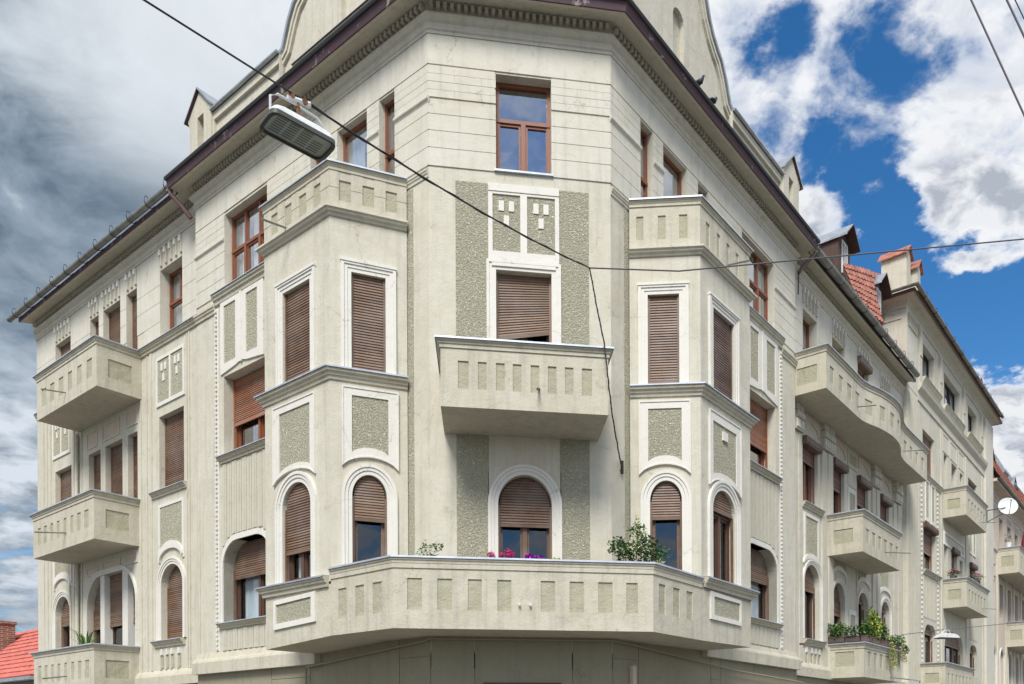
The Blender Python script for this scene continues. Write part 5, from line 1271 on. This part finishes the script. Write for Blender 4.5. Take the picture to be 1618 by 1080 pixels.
# ================================================================== SMALLER THINGS
def street_lamp():
    c = Vector((-2.51, -7.22, 7.40)); t = Vector((.80, .60, 0)).normalized(); w = Vector((.6, -.8, 0)).normalized()
    L = thing('street_lamp', tuple(c), 'rusty white louvred street lamp hanging from the cable in front of the left bay', 'street lamp')
    def P(a, b, z): return c+t*a+w*b+Vector((0, 0, z))
    hl, hw = .325, .175
    def outline(k, n=24):   # rounded ends
        pts = []
        for j in range(n+1): q = -pi/2+pi*j/n; pts.append((hl-.07+.07*cos(q), hw*(1 if q > 0 else -1)*abs(sin(q))**.45))
        for j in range(n+1): q = pi/2+pi*j/n; pts.append((-hl+.07+.07*cos(q), hw*(1 if sin(q) > 0 else -1)*abs(sin(q))**.45))
        return [(a*k, b*k) for a, b in pts]
    m = MB(); lv = [(1.0, 0), (1.0, .03), (.97, .05), (.90, .085), (.7, .12), (.4, .135)]; prev = None
    for k, z in lv:
        r = [P(a, b, z) for a, b in outline(k)]
        if prev: 
            for j in range(len(r)): m.face([prev[j], prev[(j+1) % len(r)], r[(j+1) % len(r)], r[j]], 'lamp_white')
        prev = r
    m.face(prev, 'lamp_white'); 
    m.build('lamp_housing', L, smooth=False)
    m = MB()   # cooling fins along the housing
    for k in range(22): 
        a = -.23+.46*k/21; m.face([P(a, -.14, .05), P(a, -.15, .085), P(a, 0, .15), P(a, .15, .085), P(a, .14, .05)], 'lamp_white')
    m.build('cooling_fins', L)
    m = MB(); o, i = outline(1.01), outline(.91)
    for k in range(len(o)):
        k2 = (k+1) % len(o)
        m.face([P(*o[k], -.012), P(*o[k2], -.012), P(*i[k2], -.016), P(*i[k], -.016)], 'lamp_rim'); m.face([P(*o[k], -.012), P(*o[k2], -.012), P(*o[k2], .03), P(*o[k], .03)], 'lamp_rim')
        m.face([P(*i[k], -.016), P(*i[k2], -.016), P(*i[k2], .02), P(*i[k], .02)], 'lamp_rim')
    m.build('lamp_rim', L)
    m = MB(); m.face([P(a, b, .02) for a, b in outline(.95)], 'lamp_inside')
    fr = F((c.x, c.y), (t.x, t.y), 1)
    for col in range(4):
        for r in range(7):
            a = -.245+col*.126; b = -.115+.036*r
            if col == 3 and r > 4: continue
            q = [P(a, b, .012), P(a+.105, b, .012), P(a+.105, b+.014, .012), P(a, b+.014, .012)]; m.face(q, 'louvre'); pass
    m.build('louvre', L)
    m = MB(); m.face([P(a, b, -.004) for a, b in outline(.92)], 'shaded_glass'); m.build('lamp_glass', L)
    m = MB()   # bracket
    def strip(pts, wd=.012): m.tube(pts, wd, 'lamp_white', 6)
    strip([P(-.27, 0, .05), P(-.27, -.0, .25), P(-.20, 0, .30), P(.0, 0, .30), P(.20, 0, .28), P(.285, 0, .20), P(.29, 0, .05)])
    m.tube([P(0, 0, .13), P(0, 0, .30)], .014, 'rust', 6); m.build('bracket', L)
    m = MB()
    for a, z in ((-.07, .35), (.06, .36)): m.tube([P(a, -.03, z), P(a, .03, z)], .03, 'rust', 10)
    m.tube([P(-.10, 0, .32), P(.12, 0, .37)], .03, 'lamp_white', 8); m.tube([P(0, 0, .28), P(0, 0, .36)], .02, 'rust', 6)
    m.build('cable_clamp', L)
    return P
LP = street_lamp()
def wire(name, pts, r, label, group=None, mt='black_cable', sag=0, seg=10, wob=0, twist=None):
    P = []
    pts = [Vector(p) for p in pts]
    for a, b in zip(pts, pts[1:]):
        for k in range(seg): q = k/seg; P.append(a.lerp(b, q)-Vector((0, 0, sag*4*q*(1-q)))+Vector((random.uniform(-wob, wob), 0, random.uniform(-wob, wob))))
    P.append(pts[-1]); m = MB(); m.tube(P, r, mt, 6)
    if twist:
        n = len(P)*4; Q = []
        for k in range(n): 
            x = k/(n-1)*(len(P)-1); i = min(int(x), len(P)-2); p = P[i].lerp(P[i+1], x-i); Q.append(p+Vector((cos(k*.8)*twist, 0, sin(k*.8)*twist)))
        m.tube(Q, r*.6, mt, 5)
    o = m.build(name); return tag(o, label, 'cable', group)
JN = Vector((1.11, -1.5, 9.66))
lamp_top = LP(0, 0, .385)
far = Vector((-3.40, -8.5, 7.46)); far = lamp_top+(far-lamp_top)*6
wire('span_cable', [far, lamp_top], .0085, 'thin black span cable running up from the street lamp to the top left', sag=.0)
wire('span_cable', [lamp_top, JN], .011, 'twisted black cable from the lamp down to the knot before the centre pilaster', sag=.10, twist=.014)
wire('span_cable', [JN, (2.6, -1.9, 9.5), (30.0, -3, 13.6)], .012, 'thin dark cable stretching right from the knot across the right bay to the sky', mt='grey_cable', seg=8)
wallpt = FW[1].P(.30, .03, 5.15)
wire('drop_cable', [JN, Vector((1.22, -1.5, 9.04)), Vector((1.37, -1.45, 8.36)), Vector((1.44, -1.42, 7.77)), Vector((1.54, -1.2, 7.25)), Vector((1.745, -.5, 7.0)), wallpt], .012, 'black cable dropping from the knot to a hook beside the right roughcast strip', wob=.006, seg=5, twist=.01)
m = MB(); m.tube([FW[1].P(.30, 0, 5.12), FW[1].P(.30, .06, 5.12)], .025, 'rust', 8); m.tube([FW[1].P(.30, .04, 5.05), FW[1].P(.30, .04, 5.3)], .028, 'black_cable', 8)
m.build('wall_hook', B)
def ext(a, b, k0, k1): a, b = Vector(a), Vector(b); return [a+(b-a)*k0, a+(b-a)*k1]
wire('overhead_cable', ext((3.07, -9.58, 7.35), (3.37, -9.79, 6.32), -2, 3), .0075, 'grey overhead cable crossing the top right corner, left of the close pair', group='overhead cables at the top right', mt='grey_cable', seg=3)
wire('overhead_cable', ext((3.28, -9.72, 7.25), (3.38, -9.79, 6.91), -5, 6), .008, 'thicker grey overhead cable in the extreme top right corner', group='overhead cables at the top right', mt='grey_cable', seg=3)
wire('overhead_cable', ext((3.33, -9.74, 7.25), (3.40, -9.79, 7.01), -5, 6), .0045, 'thinnest black overhead cable in the extreme top right corner', group='overhead cables at the top right', seg=3)
# second lamp, far down the street
def far_lamp():
    c = Vector((10.73, 3.33, 3.90)); L = thing('street_lamp', tuple(c), 'small grey street lamp hanging low in front of the taller house on the right', 'street lamp')
    m = MB(); t = Vector((1, .15, 0)).normalized(); fr = F((c.x, c.y), (t.x, t.y), 1)
    m.plate(fr, [(-.30, c.z-GZ), (.30, c.z-GZ), (.27, c.z-GZ+.05), (.16, c.z-GZ+.10), (-.12, c.z-GZ+.11), (-.22, c.z-GZ+.06)], [], -.14, .14, 'lamp_white', back=True); m.build('lamp_housing', L)
    m = MB(); m.box(fr, -.27, .27, -.12, .12, c.z-GZ-.015, c.z-GZ-.002, 'lamp_rim'); m.build('lamp_glass', L)
    m = MB(); m.tube([fr.P(-.14, 0, c.z-GZ+.1), fr.P(-.05, 0, c.z-GZ+.2), fr.P(.08, 0, c.z-GZ+.2), fr.P(.14, 0, c.z-GZ+.1)], .012, 'lamp_white', 6); m.build('bracket', L)
far_lamp()
wire('span_cable', [FW[1].P(9.05, .06, 2.45), Vector((10.73, 3.33, 4.12)), Vector((13.5, 1.6, 4.35))], .008, 'thin cable carrying the small far lamp across the right street', mt='grey_cable', sag=.03)
m = MB(); m.tube([FW[1].P(9.05, 0, 2.45), FW[1].P(9.05, .12, 2.45)], .03, 'rust', 8); m.build('wall_anchor', B)

# satellite dish on the neighbour's upper balcony
def dish():
    fr = FW[1].off(-.10); base = fr.P(29.2, 1.05, 10.45); c = fr.P(30.3, 1.75, 10.75)
    D = thing('satellite_dish', tuple(base), 'round white satellite dish on the upper balcony corner of the taller house', 'satellite dish')
    ax = (Vector((-.35, -1, .32))).normalized(); a = ax.cross(Vector((0, 0, 1))).normalized(); b = a.cross(ax)
    m = MB(); prev = None
    for k in range(6):
        r = .45*k/5; ring_ = [c+(a*cos(2*pi*j/28)+b*sin(2*pi*j/28))*r+ax*(.12*(r/.52)**2) for j in range(28)]
        if prev:
            for j in range(28): m.face([prev[j], prev[(j+1) % 28], ring_[(j+1) % 28], ring_[j]], 'dish_white')
        prev = ring_
    m.build('reflector', D, smooth=True)
    m = MB(); m.tube([c-b*.5+ax*.1, c+ax*.62], .016, 'dark_metal', 6); m.tube([c+ax*.58, c+ax*.70], .035, 'dish_white', 8); m.build('feed_arm', D)
    m = MB(); m.tube([c-ax*.05, base], .022, 'dark_metal', 6); m.tube([c-ax*.05-b*.2, base-Vector((0, 0, .55))], .02, 'dark_metal', 6); m.tube([base, base-Vector((0, 0, .6))], .022, 'dark_metal', 6); m.build('mount', D)
dish()

# pigeons on the ledge under the right gable
def pigeon(loc, rot, label):
    t = MB(); p = Vector(loc); d = Vector((cos(rot), sin(rot), 0)); u = Vector((0, 0, 1))
    t.tube([p-d*.17+u*.06, p-d*.09+u*.09, p+u*.11, p+d*.07+u*.13, p+d*.10+u*.17, p+d*.115+u*.21, p+d*.13+u*.235], [.012, .035, .062, .06, .035, .03, .02], 'feather', 10)
    t.tube([p+d*.135+u*.215, p+d*.175+u*.205], [.010, .003], 'feather', 6)
    for sg in (-1, 1): w = Vector((-d.y, d.x, 0))*sg; t.tube([p+d*.04+w*.05+u*.12, p-d*.05+w*.055+u*.10, p-d*.15+w*.02+u*.07], [.03, .03, .008], 'feather', 6); t.tube([p+w*.025+u*.055, p+w*.025], .006, 'feather', 5)
    o = t.build('pigeon', smooth=True); tag(o, label, 'bird', 'pigeons on the right gable ledge')
pigeon(FW[1].P(3.50, -.04, 14.70), -.6, 'dark pigeon sitting upright on the ledge of the right gable, nearer the corner')
pigeon(FW[1].P(4.15, -.04, 14.70), .4, 'dark pigeon crouching on the ledge of the right gable, nearer the street end')

# plants ------------------------------------------------------------
def leafcloud(m, c, rx, ry, rz, n, mt, ls=.05, drop=0, alt=None):
    for _ in range(n):
        while True:
            v = Vector((random.uniform(-1, 1), random.uniform(-1, 1), random.uniform(-1, 1)))
            if v.length < 1 and v.length > .25: break
        p = Vector(c)+Vector((v.x*rx, v.y*ry, v.z*rz-drop*abs(v.x)))
        a = Vector((random.uniform(-1, 1), random.uniform(-1, 1), random.uniform(-.6, .6))).normalized(); b = a.cross(Vector((random.random()-.5, random.random()-.5, 1))).normalized(); s = ls*random.uniform(.6, 1.35)
        nn = a.cross(b)*s*.18
        mm = alt if alt and random.random() < .3 else mt
        m.face([p-a*s, p-b*s*.45+nn, p+a*s, p+b*s*.45+nn], mm)
def stems(m, base, tips, r, mt='twig'):
    for t in tips:
        b = Vector(base); e = Vector(t); mid = b.lerp(e, .5)+Vector((random.uniform(-.04, .04), random.uniform(-.04, .04), .03)); m.tube([b, mid, e], [r, r*.75, r*.35], mt, 5)
def shrub():
    base = Vector((2.08, -.72, 1.95+GZ)); T = thing('potted_shrub', tuple(base), 'bushy green shrub with pale dry leaves on the right of the wrap-around balcony', 'plant')
    m = MB(); m.tube([base, base+Vector((0, 0, .5))], [.17, .24], 'terracotta', 16); m.build('pot', T)
    top = base+Vector((0, 0, .5)); cs = [(-.42, 0, .92), (-.25, .1, .75), (.0, 0, 1.25), (.1, -.05, 1.0), (.3, .05, 1.05), (.45, 0, .8), (-.1, 0, .95), (.2, 0, .72), (.62, .0, .85), (-.55, .05, .98)]
    m = MB(); stems(m, top, [top+Vector((c[0]*.66, c[1], c[2]*.92)) for c in cs], .018); m.build('branches', T)
    m = MB()
    for i, q in enumerate(cs): leafcloud(m, top+Vector((q[0]*.68, q[1], q[2])), .19, .17, .18, 130, ('leaf', 'leaf_dark', 'leaf')[i % 3], .046, alt='leaf_pale' if i in (2, 3, 6) else 'leaf_dark')
    leafcloud(m, top+Vector((.36, -.1, .66)), .18, .08, .07, 50, 'leaf_pale', .035); leafcloud(m, top+Vector((.0, 0, 1.42)), .06, .05, .14, 26, 'leaf_pale', .03); m.build('foliage', T)
shrub()
def geranium(x, y, fm, label, hs=.30, n=3, sp=.18):
    base = Vector((x, y, 2.45+GZ)); T = thing('flowering_plant', tuple(base), label, 'plant', 'flowers on the wrap-around balcony')
    m = MB(); m.tube([base, base+Vector((0, 0, .42))], [.09, .13], 'terracotta', 12); m.build('pot', T)
    top = base+Vector((0, 0, .42)); m = MB(); tips = [top+Vector((random.uniform(-sp, sp), random.uniform(-.08, .08), hs*random.uniform(.7, 1.15))) for _ in range(n)]
    stems(m, top, tips, .006, 'leaf'); leafcloud(m, top+Vector((0, 0, .10)), sp*1.1, .1, .12, 60, 'leaf', .04); m.build('foliage', T)
    m = MB()
    for t in tips: leafcloud(m, t, .075, .06, .06, 70, fm, .03)
    m.build('flower', T)
geranium(-.42, -.85, 'pink_flower', 'bright pink geraniums rising above the wrap-around balcony left of the centre window', .33, 4, .20)
geranium(.15, -.85, 'purple_flower', 'purple petunias above the wrap-around balcony before the centre window', .26, 6, .15)
geranium(.52, -.85, 'leaf_yellow', 'low yellow-green sprig at the right edge of the centre window', .2, 2, .08)
def sprig():
    base = Vector((-1.70, -.8, 2.35+GZ)); T = thing('potted_plant', tuple(base), 'small airy olive-leaved sprig on the left of the wrap-around balcony', 'plant')
    m = MB(); m.tube([base, base+Vector((0, 0, .4))], [.08, .12], 'terracotta', 12); m.build('pot', T); top = base+Vector((0, 0, .4))
    tips = [top+Vector(q) for q in ((-.14, 0, .50), (-.05, 0, .62), (.06, 0, .55), (.16, 0, .62), (0, 0, .42), (.1, 0, .4), (-.1, 0, .35))]
    m = MB(); stems(m, top, tips, .006); 
    for t in tips: leafcloud(m, t-Vector((0, 0, .06)), .08, .06, .12, 34, 'leaf', .034)
    m.build('foliage', T)
sprig()
def palm_plant():
    fr = FS[-1]; base = fr.P(15.0, .3, 1.75); T = thing('potted_plant', tuple(base), 'green long-leaved plant behind the lowest balcony on the left street', 'plant')
    m = MB(); m.tube([base, base+Vector((0, 0, .6))], [.12, .17], 'terracotta', 12); m.build('pot', T); top = base+Vector((0, 0, .6)); m = MB()
    for k in range(22):
        q = random.uniform(0, 2*pi); L = random.uniform(.35, .6); d = Vector((cos(q), sin(q), 0)); w = Vector((-d.y, d.x, 0))*.022; h = random.uniform(.5, .8)
        p1, p2 = top+d*L*.5+Vector((0, 0, h*.8)), top+d*L+Vector((0, 0, h)); m.face([top-w, top+w, p1+w, p1-w], 'leaf'); m.face([p1-w, p1+w, p2], 'leaf')
    m.build('foliage', T)
palm_plant()
def flower_boxes():
    fr = FS[1]; d = 1.148; zt = 2.70
    specs = [  # (u, n, along, length, leaves, height, spread, label, trailing)
        ('end', .30, .55, 'leaf', .38, 'spiky bright green herbs in the planter nearest the wall on the flower balcony', 0, None),
        ('end', .82, .42, 'leaf_dark', .24, 'dark green leafy planter at the middle of the short side of the flower balcony', 0, None),
        ('f', 12.0, .5, 'leaf', .34, 'green planter at the front corner of the flower balcony', 0, None),
        ('f', 12.7, .7, 'leaf_yellow', .75, 'tall yellow-green bush in the flower balcony, the highest plant there', 0, None),
        ('f', 13.5, .5, 'leaf_dark', .42, 'dark leafed plant beside the tall yellow-green bush', 0, None),
        ('f', 14.1, .45, 'leaf_yellow', .1, 'yellow-green trailing plant hanging over the flower balcony front', .85, None),
        ('f', 14.75, .4, 'leaf', .22, 'low green planter with small pale blooms right of the trailing plant', 0, 'white_flower'),
        ('f', 15.15, .3, 'leaf_pale', .12, 'dry straw-coloured trailing plant near the far end of the flower balcony', .5, None),
        ('f', 15.42, .3, 'leaf_dark', .28, 'white-flowering dark plant at the far corner of the flower balcony', .1, 'white_flower')]
    for kind, pos, ln, lm, h, lab, trail, fm in specs:
        if kind == 'end': f2 = F(fr.P(11.76, 0, 0).xy, fr.nv, 1); f2.nv = -fr.d; u, n = pos, .02
        else: f2 = fr; u, n = pos, d+.0
        base = f2.P(u, n, zt); T = thing('planter', tuple(base), lab, 'planter', 'planters along the flower balcony')
        m = MB(); m.box(f2, u-ln/2, u+ln/2, n-.09, n+.09, zt+.005, zt+.17, 'planter' if kind == 'end' or fm else 'pipe_brown'); m.box(f2, u-ln/2-.01, u+ln/2+.01, n-.1, n+.1, zt+.15, zt+.18, 'planter' if kind == 'end' or fm else 'pipe_brown'); m.build('flower_box', T)
        m = MB(); c = base+Vector((0, 0, .18+h*.45)); e = f2.d
        N_ = int(420*ln*(h+.25))
        for k in range(max(2, int(ln/.16))):
            x = (k+.5)/max(2, int(ln/.16))-.5; q = c+Vector((e.x*x*ln, e.y*x*ln, random.uniform(-.05, .08)*h*3)); leafcloud(m, q, .17, .17, h*.62+.05, N_, lm, .06, alt='leaf')
        if trail: 
            for k in range(5): leafcloud(m, base+Vector((f2.nv.x*.16+e.x*(k-2)*.05, f2.nv.y*.16+e.y*(k-2)*.05, .08-trail*(k+1)/5*.8)), .13, .13, .14, 60, lm, .04)
        m.build('foliage', T)
        if fm: m = MB(); leafcloud(m, base+Vector((0, 0, .22+h)), .12, .12, .07, 60, fm, .035); m.build('flower', T)
flower_boxes()
def far_balcony_things():
    fr = FW[1].off(-.10)
    for u, lab in ((25.5, 'dark wilted plant at the near corner of the middle balcony of the taller house'), (27.2, 'pink and dark balcony plant on the front of the middle balcony of the taller house')):
        n = .4 if u < 26 else 1.0; base = fr.P(u, n, 6.69); T = thing('balcony_plant', tuple(base), lab, 'plant'); m = MB(); m.box(fr, u-.3, u+.3, n-.09, n+.09, 6.69, 6.85, 'planter'); m.build('flower_box', T)
        m = MB(); leafcloud(m, base+Vector((0, 0, .28)), .38, .3, .16, 110, 'leaf_dark', .06); m.build('foliage', T); m = MB(); leafcloud(m, base+Vector((0, 0, .38)), .3, .25, .12, 40, 'pink_flower', .05); m.build('flower', T)
    f3 = FW[1].off(-.4); base = f3.P(42.2, .9, 9.2); T = thing('parasol', tuple(base), 'folded dark red parasol on the upper balcony of the farthest house', 'parasol')
    m = MB(); m.tube([f3.P(42.2, .9, 9.2), f3.P(42.2, .9, 12.2)], .025, 'white_paint', 6); m.build('pole', T); m = MB(); m.tube([f3.P(42.2, .9, 10.2), f3.P(42.2, .9, 10.6), f3.P(42.2, .9, 11.5), f3.P(42.2, .9, 12.1)], [.24, .26, .16, .03], 'red_cloth', 12); m.build('canopy', T)
    base = f3.P(38.8, .6, 10.5); T = thing('potted_plant', tuple(base), 'small white-flowered pot at the near end of the upper balcony of the farthest house', 'plant')
    m = MB(); m.tube([base, base+Vector((0, 0, .3))], [.12, .17], 'white_paint', 12); m.build('pot', T); m = MB(); leafcloud(m, base+Vector((0, 0, .55)), .25, .25, .3, 70, 'leaf_dark', .07, alt='white_flower'); m.build('foliage', T)
far_balcony_things()
print('objects', len(bpy.data.objects))
